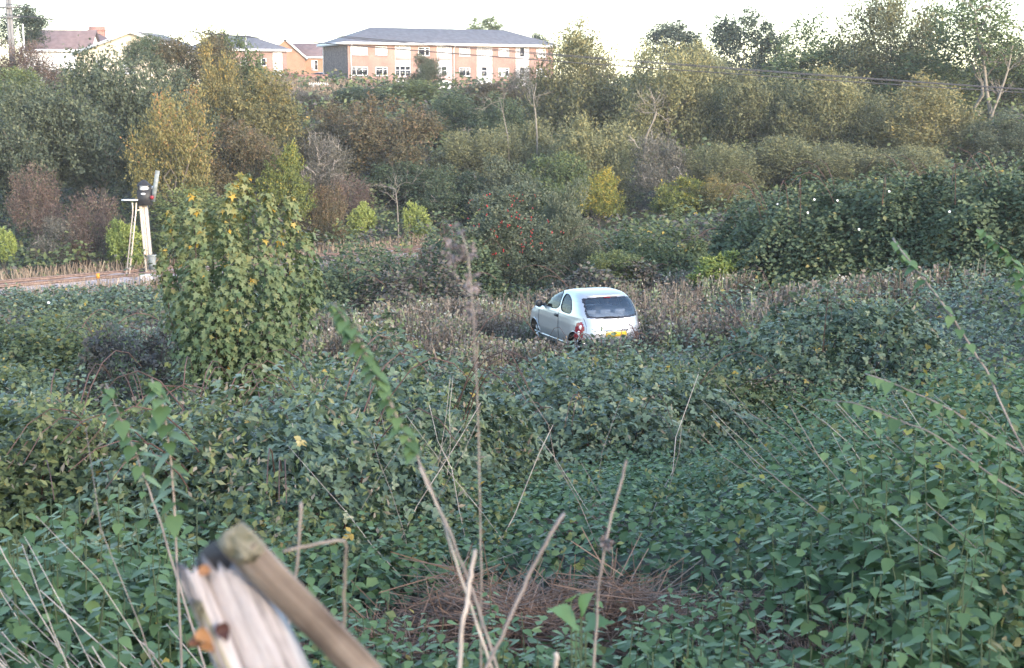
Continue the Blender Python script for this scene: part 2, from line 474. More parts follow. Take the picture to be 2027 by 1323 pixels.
class Fac:
    """A wall plane: O is its lower corner, u runs along it, n points out of it."""
    def __init__(s, O, ang):
        s.O = np.asarray(O, float); s.u = np.array([math.cos(ang), math.sin(ang), 0]); s.n = np.array([math.sin(ang), -math.cos(ang), 0])
    def p(s, u, n, z): return s.O + s.u * u + s.n * n + np.array([0, 0, z])
    def box(s, b, u0, u1, n0, n1, z0, z1):
        b.box(s.p((u0 + u1) / 2, (n0 + n1) / 2, (z0 + z1) / 2), (abs(u1 - u0), abs(n1 - n0), abs(z1 - z0)), s.u, s.n)
    def wall(s, b, u0, u1, z0, z1, holes=(), n=0.0, depth=.14):
        us = sorted({u0, u1, *[h[0] for h in holes], *[h[1] for h in holes]}); zs = sorted({z0, z1, *[h[2] for h in holes], *[h[3] for h in holes]})
        for a, c in zip(us[:-1], us[1:]):
            for e, f in zip(zs[:-1], zs[1:]):
                mu, mz = (a + c) / 2, (e + f) / 2
                if any(h[0] < mu < h[1] and h[2] < mz < h[3] for h in holes): continue
                b.add([s.p(a, n, e), s.p(c, n, e), s.p(c, n, f), s.p(a, n, f)], q=[(0, 1, 2, 3)])
        for a, c, e, f in holes:
            for A, B in (((a, e), (c, e)), ((c, e), (c, f)), ((c, f), (a, f)), ((a, f), (a, e))):
                b.add([s.p(A[0], n, A[1]), s.p(B[0], n, B[1]), s.p(B[0], n - depth, B[1]), s.p(A[0], n - depth, A[1])], q=[(0, 1, 2, 3)])

def window(fc, parent, u0, u1, z0, z1, n=-.1, mull=(.38,), light=True, curtain=False, bar=True, sill=True):
    b = MB(); t = .07
    fc.box(b, u0, u1, n, n + .08, z0, z0 + t); fc.box(b, u0, u1, n, n + .08, z1 - t, z1)
    fc.box(b, u0, u0 + t, n, n + .078, z0 + t, z1 - t); fc.box(b, u1 - t, u1, n, n + .078, z0 + t, z1 - t)
    xs = [u0 + t] + [u0 + (u1 - u0) * f for f in mull] + [u1 - t]
    for x in xs[1:-1]: fc.box(b, x - .04, x + .04, n, n + .076, z0 + t, z1 - t)
    if bar and light: fc.box(b, xs[0] + .0, xs[-1], n, n + .074, z1 - (z1 - z0) * .3, z1 - (z1 - z0) * .3 + .06)
    w = b.build('window', M_white, parent)
    for k, (a, c) in enumerate(zip(xs[:-1], xs[1:])):
        pb = MB(); fc.box(pb, a, c, n + .01, n + .03, z0 + t, z1 - t)
        pb.build('pane', M_curtain if (curtain and (k % 2 == 0 or curtain > 1)) else M_pane, w)
    if sill:
        sb = MB(); fc.box(sb, u0 - .06, u1 + .06, n + .08, .09, z0 - .07, z0 - .005); sb.build('sill', M_grey, w)
    return w

def hip_roof(fc, u0, u1, n0, n1, z, h, ov=.45, ridge_in=None, thick=.16):
    """n0 < n1 (n1 is the front). Returns mesh builder."""
    u0 -= ov; u1 += ov; n0 -= ov; n1 += ov
    r = (n1 - n0) / 2 if ridge_in is None else ridge_in
    nm = (n0 + n1) / 2
    P = [fc.p(u0, n1, z), fc.p(u1, n1, z), fc.p(u1, n0, z), fc.p(u0, n0, z), fc.p(u0 + r, nm, z + h), fc.p(u1 - r, nm, z + h)]
    b = MB()
    b.add(P, t=[(1, 2, 5), (3, 0, 4)], q=[(0, 1, 5, 4), (2, 3, 4, 5)])
    P2 = [fc.p(u0, n1, z), fc.p(u1, n1, z), fc.p(u1, n0, z), fc.p(u0, n0, z)]
    b.add([p - np.array([0, 0, .004]) for p in P2], q=[(3, 2, 1, 0)])
    return b
def fascia(fc, u0, u1, n0, n1, z, ov=.45, hgt=.26):
    b = MB(); u0 -= ov; u1 += ov; n0 -= ov; n1 += ov
    fc.box(b, u0, u1, n1 - .03, n1 + .02, z - hgt, z - .008); fc.box(b, u0, u1, n0 - .02, n0 + .03, z - hgt, z - .008)
    fc.box(b, u0 - .02, u0 + .03, n0 + .03, n1 - .03, z - hgt, z - .008); fc.box(b, u1 - .03, u1 + .02, n0 + .03, n1 - .03, z - hgt, z - .008)
    fc.box(b, u0 + .03, u1 - .03, n0 + .03, n1 - .03, z - hgt + .01, z - hgt + .04)
    return b

# --- the long block of flats on the hilltop
A = rad(25); D0 = 150.0
c0 = at(688, 83, D0); z_eave = c0[2]
zb = c0[2] - 6.1
fc = Fac((c0[0], c0[1], zb), A)
fl = thing('apartment_block', 'long two storey brick flats with grey hipped roof on the hilltop', 'building', (c0[0], c0[1], zb))
H = z_eave - zb
def pxu(px, fcx, row=110):
    fy = CP + (CY - row) / F * SP
    k = (px - CX) / (F * fy)
    return (k * fcx.O[1] - fcx.O[0]) / (fcx.u[0] - k * fcx.u[1])
def rowz(row, d, px=700): return at(px, row, d)[2] - zb
LT = pxu(1096, fc); WD = 8.5
cols = [(695, 728, 'w'), (743, 767, 'w'), (782, 813, 'p'), (828, 851, 'w'), (865, 895, 'p'), (909, 931, 'w'), (944, 975, 'p'), (987, 1008, 'w'), (1021, 1048, 'p'), (1062, 1081, 'w')]
zu0, zu1 = rowz(109, D0), rowz(91, D0); zl0, zl1 = rowz(150, D0), rowz(132, D0)
holes, wins = [], []
for i, (a, b_, kd) in enumerate(cols):
    u0, u1 = pxu(a, fc), pxu(b_, fc)
    if kd == 'w':
        holes += [(u0, u1, zl0, zl1), (u0, u1, zu0, zu1)]; wins.append((i, u0, u1, kd))
    else:
        holes.append((u0, u1, .3, H - .3)); wins.append((i, u0, u1, kd))
b = MB(); fc.wall(b, 0, LT, -.8, H - .2, holes); b.build('wall', M_brick, fl)
dk = {(0, 0), (1, 0), (3, 1), (2, 0), (5, 0), (8, 1)}
for i, u0, u1, kd in wins:
    ml = (.3, .68) if (u1 - u0) > 1.6 else (.6,)
    if kd == 'w':
        window(fc, fl, u0 + .01, u1 - .01, zl0 + .01, zl1 - .01, mull=ml, curtain=0 if i in (0, 1, 5) else 1)
        window(fc, fl, u0 + .01, u1 - .01, zu0 + .01, zu1 - .01, mull=ml, curtain=0 if i == 3 else 2)
    else:
        for za, zb2 in ((.3, zl0 - .55), (zl1 + .12, zu0 - .55), (zu1 + .12, H - .3)):
            pn = MB(); fc.box(pn, u0 + .01, u1 - .01, -.16, -.06, za, zb2); pn.build('panel', M_panel, fl)
        window(fc, fl, u0 + .01, u1 - .01, zl0 - .55, zl1 + .12, n=-.12, mull=(.3, .66), curtain=1 if i != 2 else 0, sill=False)
        window(fc, fl, u0 + .01, u1 - .01, zu0 - .55, zu1 + .12, n=-.12, mull=(.3, .66), curtain=2 if i != 8 else 1, sill=False)
        for zz in (zl0, zu0):
            sp = MB(); fc.box(sp, u0 + .08, u1 - .08, -.075, -.02, zz - .48, zz + .05); sp.build('spandrel', M_pink if i in (4, 2) else M_panel, fl)
b = MB()
b.add([fc.p(0, 0, -.8), fc.p(0, -WD, -.8), fc.p(0, -WD, H - .2), fc.p(0, 0, H - .2)], q=[(0, 1, 2, 3)])
b.build('end_wall', M_pebble, fl)
b = MB(); b.add([fc.p(LT, 0, -.8), fc.p(LT, -WD, -.8), fc.p(LT, -WD, H - .2), fc.p(LT, 0, H - .2), fc.p(0, -WD, -.8), fc.p(0, -WD, H - .2)], q=[(1, 0, 3, 2), (4, 1, 2, 5)])
b.build('rear_wall', M_brick, fl)
rf = hip_roof(fc, 0, LT, -WD, 0, H, 1.75, .55, ridge_in=4.6).build('roof', M_slate, fl)
fascia(fc, 0, LT, -WD, 0, H, .55).build('fascia', M_white, fl)
for u_, n_ in ((.32, .06), (pxu(898, fc), .06), (-.06, -WD + .2)):
    MB().tube([fc.p(u_, n_, -.6), fc.p(u_, n_, H - .55), fc.p(u_, n_ + .4 if u_ > 0 else n_, H - .3)], .055, 8).build('drainpipe', M_white, fl)

# --- the shorter block of flats beside it
c1 = at(567, 98, 172.0)
f2 = Fac((c1[0], c1[1], c1[2] - 6.3), rad(20))
b2 = thing('apartment_block', 'small brick flats with white panel strip and slate roof behind golden maple', 'building', (c1[0], c1[1], c1[2] - 6.3))
H2 = 6.3
def pu(px): return pxu(px, f2)
pa, pb_ = pu(540), pu(559)
wq = (pu(516), pu(527), H2 - 2.0, H2 - 1.05)
wq2 = (pu(476), pu(487), H2 - 2.0, H2 - 1.0)
hs = [(pa, pb_, .3, H2 - .3), wq, wq2]
b = MB(); f2.wall(b, -11, 0, -.8, H2 - .2, hs)
b.add([f2.p(0, 0, -.8), f2.p(0, -8, -.8), f2.p(0, -8, H2 - .2), f2.p(0, 0, H2 - .2), f2.p(-11, 0, -.8), f2.p(-11, -8, -.8), f2.p(-11, -8, H2 - .2), f2.p(-11, 0, H2 - .2)], q=[(0, 1, 2, 3), (5, 4, 7, 6), (1, 5, 6, 2)])
b.build('wall', M_brick, b2)
window(f2, b2, wq[0] + .01, wq[1] - .01, wq[2] + .01, wq[3] - .01, mull=(), light=False)
window(f2, b2, wq2[0] + .01, wq2[1] - .01, wq2[2] + .01, wq2[3] - .01, mull=(), light=False)
for za, zb2 in ((H2 - 3.75, H2 - 1.85), (H2 - .75, H2 - .3), (.3, H2 - 5.3)):
    pn = MB(); f2.box(pn, pa + .01, pb_ - .01, -.16, -.05, za, zb2); pn.build('panel', M_white, b2)
window(f2, b2, pa + .01, pb_ - .01, H2 - 1.85, H2 - .75, n=-.12, mull=(.45,), curtain=2, sill=False)
window(f2, b2, pa + .01, pb_ - .01, H2 - 5.3, H2 - 3.75, n=-.12, mull=(.5,), curtain=2, sill=False)
hip_roof(f2, -11, 0, -8, 0, H2, 1.75, .5, ridge_in=4.2).build('roof', M_slate, b2)
fascia(f2, -11, 0, -8, 0, H2, .5).build('fascia', M_white, b2)

# --- gabled houses
def gable_house(name, label, O, ang, w, dep, h, rh, wallm, roofm, ov=.3, wins_=(), ridge='n', trim=M_white, stack=None):
    """ridge 'n': the gable faces the front; 'u': the eaves run along the front. O is the front centre at ground."""
    f = Fac(O, ang); t = thing(name, label, 'house', O)
    b = MB(); f.wall(b, -w / 2, w / 2, -1, h, [x[:4] for x in wins_])
    for u_ in (-w / 2, w / 2):
        b.add([f.p(u_, 0, -1), f.p(u_, -dep, -1), f.p(u_, -dep, h), f.p(u_, 0, h)], q=[(0, 1, 2, 3)])
    b.add([f.p(-w / 2, -dep, -1), f.p(w / 2, -dep, -1), f.p(w / 2, -dep, h), f.p(-w / 2, -dep, h)], q=[(0, 1, 2, 3)])
    if ridge == 'n':
        for n_ in (0, -dep): b.add([f.p(-w / 2, n_, h), f.p(w / 2, n_, h), f.p(0, n_, h + rh)], t=[(0, 1, 2)])
    else:
        for u_ in (-w / 2, w / 2): b.add([f.p(u_, 0, h), f.p(u_, -dep, h), f.p(u_, -dep / 2, h + rh)], t=[(0, 1, 2)])
    b.build('wall', wallm, t)
    rb_ = MB(); tr_ = MB(); th = .14
    if ridge == 'n':
        sl_ = rh / (w / 2)
        for sg in (-1, 1):
            e = (sg * (w / 2 + ov), h - sl_ * ov)
            q = [f.p(e[0], ov, e[1] + .03), f.p(0, ov, h + rh + .03), f.p(0, -dep - ov, h + rh + .03), f.p(e[0], -dep - ov, e[1] + .03)]
            up = np.array([0, 0, th])
            rb_.add(q + [a + up for a in q], q=[(0, 1, 2, 3), (4, 5, 6, 7), (0, 4, 7, 3), (0, 1, 5, 4), (2, 3, 7, 6)])
            a0, a1 = f.p(e[0], ov + .03, e[1] - .1), f.p(0, ov + .03, h + rh - .1)
            up2 = np.array([0, 0, .3])
            tr_.add([a0, a1, a1 + up2, a0 + up2, a0 - f.n * .028, a1 - f.n * .028, a1 + up2 - f.n * .028, a0 + up2 - f.n * .028], q=[(0, 1, 2, 3), (3, 2, 6, 7), (0, 4, 5, 1), (0, 3, 7, 4)])
    else:
        sl_ = rh / (dep / 2)
        for n_, sg in ((0, 1), (-dep, -1)):
            e = (n_ + sg * ov, h - sl_ * ov)
            q = [f.p(-w / 2 - ov, e[0], e[1] + .03), f.p(w / 2 + ov, e[0], e[1] + .03), f.p(w / 2 + ov, -dep / 2, h + rh + .03), f.p(-w / 2 - ov, -dep / 2, h + rh + .03)]
            up = np.array([0, 0, th])
            rb_.add(q + [a + up for a in q], q=[(0, 1, 2, 3), (4, 5, 6, 7), (0, 1, 5, 4), (1, 2, 6, 5), (3, 0, 4, 7)])
            f.box(tr_, -w / 2 - ov, w / 2 + ov, e[0] + sg * .002, e[0] + sg * .04, e[1] - .12, e[1] + .14)
    rb_.build('roof', roofm, t); tr_.build('bargeboard', trim, t)
    for x in wins_: window(f, t, x[0] + .01, x[1] - .01, x[2] + .01, x[3] - .01, mull=(.5,), curtain=1, light=False)
    if stack:
        u_, n_, z0, z1, s_ = stack
        cb = MB(); f.box(cb, u_ - s_ / 2, u_ + s_ / 2, n_ - s_ / 2, n_ + s_ / 2, z0, z1); f.box(cb, u_ - s_ / 2 - .08, u_ + s_ / 2 + .08, n_ - s_ / 2 - .08, n_ + s_ / 2 + .08, z1 + .002, z1 + .18)
        for q_ in (-.2, .2): cb.tube([f.p(u_ + q_, n_, z1 + .1), f.p(u_ + q_, n_, z1 + .5)], .11, 8)
        cb.build('chimney', M_rbrick, t)
    return f, t

p = at(565, 113, 192.0); gable_house('house', 'orange brick house with its white edged gable beside the small flats', (p[0], p[1], p[2] - 5.0), rad(8), 5.2, 9, 5.0, 2.3, M_obrick, M_slate)
p = at(618, 112, 200.0)
hf, ht = gable_house('house', 'orange brick house with plain tiled roof seen between the two blocks', (p[0], p[1], p[2] - 5.0), rad(6), 7.2, 7, 5.0, 1.75, M_obrick, M_ptile, ridge='u', wins_=((-.15, .75, 3.1, 4.5), (.55, 1.5, .2, 1.5)))
MB().add([hf.p(-3.3, 0.003, 2.25), hf.p(1.0, 0.003, 2.25), hf.p(1.0, 1.2, 1.5), hf.p(-3.3, 1.2, 1.5), hf.p(-3.3, 1.2, 1.42), hf.p(1.0, 1.2, 1.42), hf.p(-3.3, 0.003, 1.42), hf.p(1.0, 0.003, 1.42)], t=[(0, 3, 6), (1, 7, 2)], q=[(0, 1, 2, 3), (3, 2, 5, 4), (4, 5, 7, 6)]).build('porch_roof', M_ptile, ht)
p = at(262, 107, 132.0); gable_house('cream_house', 'cream rendered house with wide shallow white gable behind dark sallows', (p[0], p[1], p[2] - 3.2), rad(-4), 10.6, 9, 3.2, 1.95, M_cream, M_slate, ov=.35,
            wins_=((-3.6, -2.8, 1.6, 2.7), (-1.0, .2, 1.4, 2.5)))
p = at(112, 97, 150.0); gable_house('white_cottage', 'white rendered cottage with purple brown tiled roof', (p[0], p[1], p[2] - 3.6), rad(5), 6.6, 6, 3.6, 1.9, M_render, M_ptile, ridge='u')
p = at(185, 96, 156.0); hf2 = Fac((p[0], p[1], p[2] - 4), rad(3)); t = thing('house', 'house with purple brown hipped roof and big red brick chimney stack', 'house', (p[0], p[1], p[2] - 4))
b = MB(); hf2.wall(b, -3.2, 2.4, -1, 3.8)
b.add([hf2.p(-3.2, 0, -1), hf2.p(-3.2, -6, -1), hf2.p(-3.2, -6, 3.8), hf2.p(-3.2, 0, 3.8), hf2.p(2.4, 0, -1), hf2.p(2.4, -6, -1), hf2.p(2.4, -6, 3.8), hf2.p(2.4, 0, 3.8)], q=[(0, 1, 2, 3), (4, 5, 6, 7), (1, 5, 6, 2)]); b.build('wall', M_render, t)
rr = hip_roof(hf2, -3.2, 2.4, -6, 0, 4.0, 1.75, .4, ridge_in=2.9).build('roof', M_ptile, t)
fascia(hf2, -3.2, 2.4, -6, 0, 4.0, .4).build('fascia', M_white, t)
cb = MB(); hf2.box(cb, -1.1, .55, -3.6, -2.9, 4.6, 6.45); hf2.box(cb, -1.2, .65, -3.7, -2.8, 6.0, 6.12); cb.build('chimney', M_rbrick, t)
cb = MB(); hf2.box(cb, -1.75, -1.2, -1.6, -1.0, 4.0, 5.3); hf2.box(cb, -1.82, -1.13, -1.67, -.93, 5.302, 5.42); cb.tube([hf2.p(-1.47, -1.3, 5.4), hf2.p(-1.47, -1.3, 5.75)], .12, 8); cb.build('chimney', M_rbrick, t)
for q_, rows in ((36, (53, 90)), (46, (48, 90))):
    a, b_ = at(q_ + 2, rows[1], 118), at(q_ - 1, rows[0], 118)
    a[2] = g1(a[0], a[1]) - .1
    tb = MB().tube([a, b_], .055, 8).build('vent_pipe', M_white, None, tuple(a)); tag(tb, 'white upright pipe rising from reddish shrub beside the utility pole', 'pipe', 'white upright pipes')

# garden wall, clipped bush, pale picket fence between the two blocks
gw = Fac(at(562, 175, 150), rad(8)); zt = 1.35
b = MB(); gw.box(b, 0, 4.6, -.11, .11, -.6, zt); b2_ = MB(); gw.box(b2_, -.05, 4.65, -.15, .15, zt + .002, zt + .08); gw.box(b2_, 0.3, 1.1, -.15, .15, zt + .082, zt + .3)
t = thing('garden_wall', 'low red brick garden wall between the two blocks of flats', 'wall', tuple(gw.O)); b.build('masonry', M_rbrick, t); b2_.build('coping', M_rbrick, t)
pf = Fac(at(612, 178, 136), rad(12)); t = thing('picket_fence', 'short pale picket fence below the pebbledashed end wall', 'fence', tuple(pf.O))
for i in range(11):
    b = MB(); u_ = i * .17
    P = [pf.p(u_, 0, -.2), pf.p(u_ + .09, 0, -.2), pf.p(u_ + .09, 0, .62), pf.p(u_ + .045, 0, .7), pf.p(u_, 0, .62)]
    P += [q - pf.n * .025 for q in P]
    b.add(P, t=[(2, 3, 4), (9, 8, 7)], q=[(0, 1, 2, 4), (5, 9, 7, 6), (0, 4, 9, 5), (1, 6, 7, 2), (2, 7, 8, 3), (3, 8, 9, 4)]); b.build('picket', M_render, t)
for zz in (.12, .48):
    b = MB(); pf.box(b, -.05, 1.9, -.06, -.027, zz, zz + .07); b.build('rail', M_render, t)

# ------------------------------------------------------------------ utility poles, wires, street lamp
M_pole = plain('grey_weathered_pole', (.17, .17, .18), .8, var=.25, scale=3, stretch=(6, 6, .6))
M_wire = plain('dark_cable', (.07, .065, .07), .6)
L0 = at(21, 40, 110.0); gz = g1(L0[0], 110)
t = thing('utility_pole', 'tall grey twin leg utility pole in front of the dark conifer', 'utility pole', (L0[0], 110, gz))
for dx in (-.1, .13): MB().tube([(L0[0] + dx, 110, gz - .8), (L0[0] + dx * .9 - .12, 110, EYE + 10.5)], [.15, .12], 10).build('pole', M_pole, t)
hp = [at(21, 15, 110)[2], at(21, 35, 110)[2]]
for h_ in hp: MB().box((L0[0] - .02, 109.78, h_), (1.7, .1, .12)).build('crossarm', M_pole, t)
for h_ in hp:
    for dx in (-.85, .75): MB().lathe([(.03, 0), (.06, .03), (.03, .07), (.06, .1), (.03, .15)], (L0[0] + dx, 109.78, h_ + .07), 8).build('insulator', M_grey, t)
R0 = at(2330, 199, 80.0); gz = g1(R0[0], 80)
t = thing('utility_pole', 'brown wooden utility pole carrying the low ends of the wires', 'utility pole', (R0[0], 80, gz))
MB().tube([(R0[0], 80, gz - .8), (R0[0], 80, R0[2] + .8)], [.16, .12], 10).build('pole', M_sleeper, t)
MB().box((R0[0], 79.8, R0[2] - .06), (1.8, .1, .12)).build('crossarm', M_pole, t)
for i, (h_, dx, rz) in enumerate(((hp[0] + .25, -.3, .08), (hp[0] + .05, .45, .0), (hp[1] + .2, -.3, -.06), (hp[1] + .1, .45, -.1))):
    a = np.array([L0[0] + dx, 109.78, h_]); e = np.array([R0[0] + dx, 79.8, R0[2] + rz])
    s_ = np.linspace(0, 1, 50)[:, None]
    P = a + (e - a) * s_; P[:, 2] -= .36 * 4 * (s_ * (1 - s_))[:, 0]
    w_ = MB().tube(P, .027, 5).build('overhead_wire', M_wire, None, tuple(a))
    tag(w_, 'dark overhead wire strung high between the two utility poles' if i < 2 else 'dark overhead wire strung from the lower crossarm of the twin leg pole', 'wire', 'overhead wires')
q = at(486, 50, 162); gz = g1(q[0], 162)
t = thing('street_lamp', 'slender white street lamp behind the small flats', 'street lamp', (q[0], 162, gz))
MB().tube([(q[0], 162, gz - .5), (q[0], 162, q[2]), (q[0] + .4, 162, q[2] + .15), (q[0] + 1.4, 162, q[2] - .05)], [.07, .05, .035, .03], 8).build('column', M_white, t)
MB().box((q[0] + 1.8, 162, q[2] - .06), (.8, .25, .14)).build('lamp_head', M_grey, t)

# ------------------------------------------------------------------ semaphore signal with ladder
M_sigw = plain('flaking_white_paint', (.70, .66, .60), .7, var=.1, scale=7, col2=(.5, .34, .22), stretch=(5, 5, 1.2))
M_black = plain('black_iron', (.025, .025, .028), .6)
M_sgrey = plain('faded_grey_blade', (.20, .22, .22), .7, var=.3)
M_red = plain('signal_red', (.25, .02, .03), .3)
DS = 66.0
base = at(297, 537, DS); base[2] = min(base[2], g1(base[0], DS) + .1)
sg = thing('railway_signal', 'white railway signal post with raised arm and black lamp casing', 'railway signal', tuple(base))
tp_ = at(284, 408, DS)
b = MB(); ax = norm(tp_ - base); X = np.array([1, 0, 0]) - ax * ax[0]; X /= np.linalg.norm(X); Yv = np.cross(ax, X)
L_ = np.linalg.norm(tp_ - base)
b.box(base + ax * L_ / 2 - X * .12, (.10, .3, L_ + .5), X, Yv, ax); b.box(base + ax * L_ / 2 + X * .12, (.10, .3, L_ + .5), X, Yv, ax); b.box(base + ax * (L_ / 2 + .02), (.14, .2, L_ + .4), X, Yv, ax)
b.build('post', M_sigw, sg)
q = at(302, 520, DS - .25); MB().box(q, (.3, .22, .62)).box(q + [0, 0, .34], (.38, .3, .05)).build('control_box', M_sgrey, sg)
q = at(287, 391, DS - .15); MB().box(q, (.62, .4, .72)).box(q + [-.24, 0, .45], (.08, .3, .5), (.97, 0, .2)).box(q + [.3, 0, .3], (.08, .3, .5)).build('lamp_casing', M_black, sg)
q = at(285, 374, DS - .15); lp = MB().lathe([(.2, -.28), (.24, -.22), (.2, -.18), (.2, .12), (.26, .16)], q, 14).build('lamp', M_white, sg)
MB().lathe([(.33, .16), (.30, .2), (.14, .36), (.03, .42)], q, 14).build('lamp_cap', M_black, lp)
MB().tube([q + [.2, 0, .02], q + [.55, 0, .08]], .07, 8).build('lens_tube', M_white, sg)
a0, a1 = at(303, 399, DS - .35), at(312, 338, DS - .35); ad = norm(a1 - a0)
b = MB(); bx = norm(np.cross(ad, [0, 1, 0])); b.box((a0 + a1) / 2, (.2, .05, np.linalg.norm(a1 - a0)), bx, (0, 1, 0), ad); b.build('arm', M_sgrey, sg)
q = at(301, 391, DS - .36); MB().lathe([(.0, 0), (.09, 0), (.09, .05), (.0, .05)], q, 12, (0, -1, 0)).build('spectacle_glass', M_red, sg)
for ro in (392, 398): MB().tube([at(290, ro, DS - .3), at(303, ro - 4, DS - .37)], .03, 6).build('bracket', M_black, sg)
lb = at(252, 558, DS - .6); lb[2] = g1(lb[0], lb[1]) ; lt = at(266, 420, DS - .3)
ld = thing('ladder', 'narrow white iron ladder leaning up to the signal platform', 'ladder', tuple(lb))
off = np.array([.10, -.12, 0])
for s_ in (-1, 1):
    k1, k2 = lb + off * s_, lt + off * s_
    MB().tube([k1, k2, at(262 if s_ < 0 else 270, 402, DS - .3)], .035, 6).build('stile', M_sigw, ld)
for i in range(13):
    f_ = (i + .6) / 13.6; c = lb + (lt - lb) * f_; MB().tube([c - off, c + off], .016, 5).build('rung', M_sigw, ld)
MB().box(at(258, 396, DS - .3), (.75, .35, .05)).build('platform', M_white, ld)
MB().tube([at(268, 417, DS - .3), at(283, 415, DS - .1)], .035, 6).build('stay', M_sigw, ld)
q = at(195, 565, 62.0); q[2] = g1(q[0], 62.0)
t = thing('marker_post', 'short brown post with orange cap beside the rails', 'post', tuple(q)); MB().box(q + [0, 0, .25], (.11, .11, .7)).build('post', M_rail, t)
MB().box(q + [0, 0, .72], (.13, .13, .22)).build('cap', plain('orange_cap', (.62, .25, .03), .5), t)
q = at(290, 556, 63.5); q[2] = g1(q[0], 63.5) + .1
t = thing('cabinet', 'small pale grey trackside box near the foot of the ladder', 'box', tuple(q)); MB().box(q + [0, 0, .22], (.55, .4, .44), (.9, .3, 0), (-.3, .9, 0)).build('body', M_panel, t); MB().box(q + [0, 0, .47], (.62, .46, .05), (.9, .3, 0), (-.3, .9, 0)).build('lid', M_white, t)

# ------------------------------------------------------------------ trees and shrubs
LM = {
 'sallow': leafmat('leaves_dark_sallow', [(0, (.028, .04, .026)), (.45, (.062, .08, .05)), (.8, (.10, .12, .072)), (1, (.13, .14, .085))]),
 'willow': leafmat('leaves_olive_willow', [(0, (.055, .064, .034)), (.4, (.13, .138, .068)), (.75, (.19, .188, .085)), (1, (.26, .225, .09))]),
 'willowy': leafmat('leaves_yellowing_willow', [(0, (.06, .07, .034)), (.4, (.135, .135, .062)), (.75, (.20, .18, .075)), (1, (.28, .22, .075))]),
 'gold': leafmat('leaves_golden_maple', [(0, (.05, .06, .028)), (.4, (.125, .12, .05)), (.7, (.19, .16, .055)), (1, (.33, .215, .055))]),
 'rowan': leafmat('leaves_orange_rowan', [(0, (.08, .085, .032)), (.45, (.165, .15, .05)), (.75, (.24, .18, .055)), (1, (.30, .14, .055))]),
 'brown': leafmat('leaves_brown_hawthorn', [(0, (.035, .038, .022)), (.45, (.085, .078, .042)), (.8, (.13, .10, .05)), (1, (.17, .105, .06))]),
 'redbrown': leafmat('leaves_red_brown_twigs', [(0, (.05, .04, .032)), (.5, (.115, .078, .066)), (.8, (.165, .105, .085)), (1, (.15, .15, .08))]),
 'lime': leafmat('leaves_lime_bush', [(0, (.10, .14, .035)), (.5, (.22, .27, .06)), (1, (.34, .36, .10))]),
 'yellow': leafmat('leaves_yellow_bush', [(0, (.06, .085, .022)), (.5, (.15, .17, .035)), (.8, (.30, .24, .03)), (1, (.42, .28, .03))]),
 'ivy': leafmat('leaves_dark_ivy', [(0, (.022, .04, .022)), (.5, (.055, .085, .045)), (.85, (.095, .13, .07)), (1, (.16, .17, .10))]),
 'oak': leafmat('leaves_dark_oak', [(0, (.018, .03, .022)), (.5, (.04, .06, .042)), (1, (.075, .10, .062))]),
 'green': leafmat('leaves_mid_green', [(0, (.035, .06, .026)), (.5, (.085, .12, .045)), (1, (.16, .18, .06))]),
 'grey': leafmat('leaves_grey_twiggy', [(0, (.05, .048, .04)), (.5, (.115, .108, .088)), (1, (.18, .165, .13))]),
 'conifer': leafmat('needles_dark_conifer', [(0, (.014, .028, .02)), (.6, (.035, .055, .035)), (1, (.07, .085, .05))]),
}
M_bark = plain('grey_brown_bark', (.13, .11, .09), .9, var=.35, scale=6, bump=.5, stretch=(4, 4, 1))
M_pbark = plain('pale_grey_bark', (.19, .17, .145), .85, var=.25, scale=5, stretch=(4, 4, 1))
M_twig = plain('bleached_twig', (.32, .28, .25), .85, var=.25, scale=5)
M_dtwig = plain('brown_twig', (.10, .07, .06), .9, var=.3, scale=5)

def auto_lobes(r, c, rx, ry, rz, n, spread=.62):
    L = [(*c, rx * .66, ry * .66, rz * .74)]
    d = norm(r.normal(size=(n, 3)))
    for k in range(n):
        f = r.uniform(.26, .5)
        o = d[k] * r.uniform(.58, .82) * np.array([rx, ry, rz])
        L.append((c[0] + o[0], c[1] + o[1], c[2] + o[2], rx * f, ry * f, rz * f * r.uniform(.9, 1.35)))
    return L

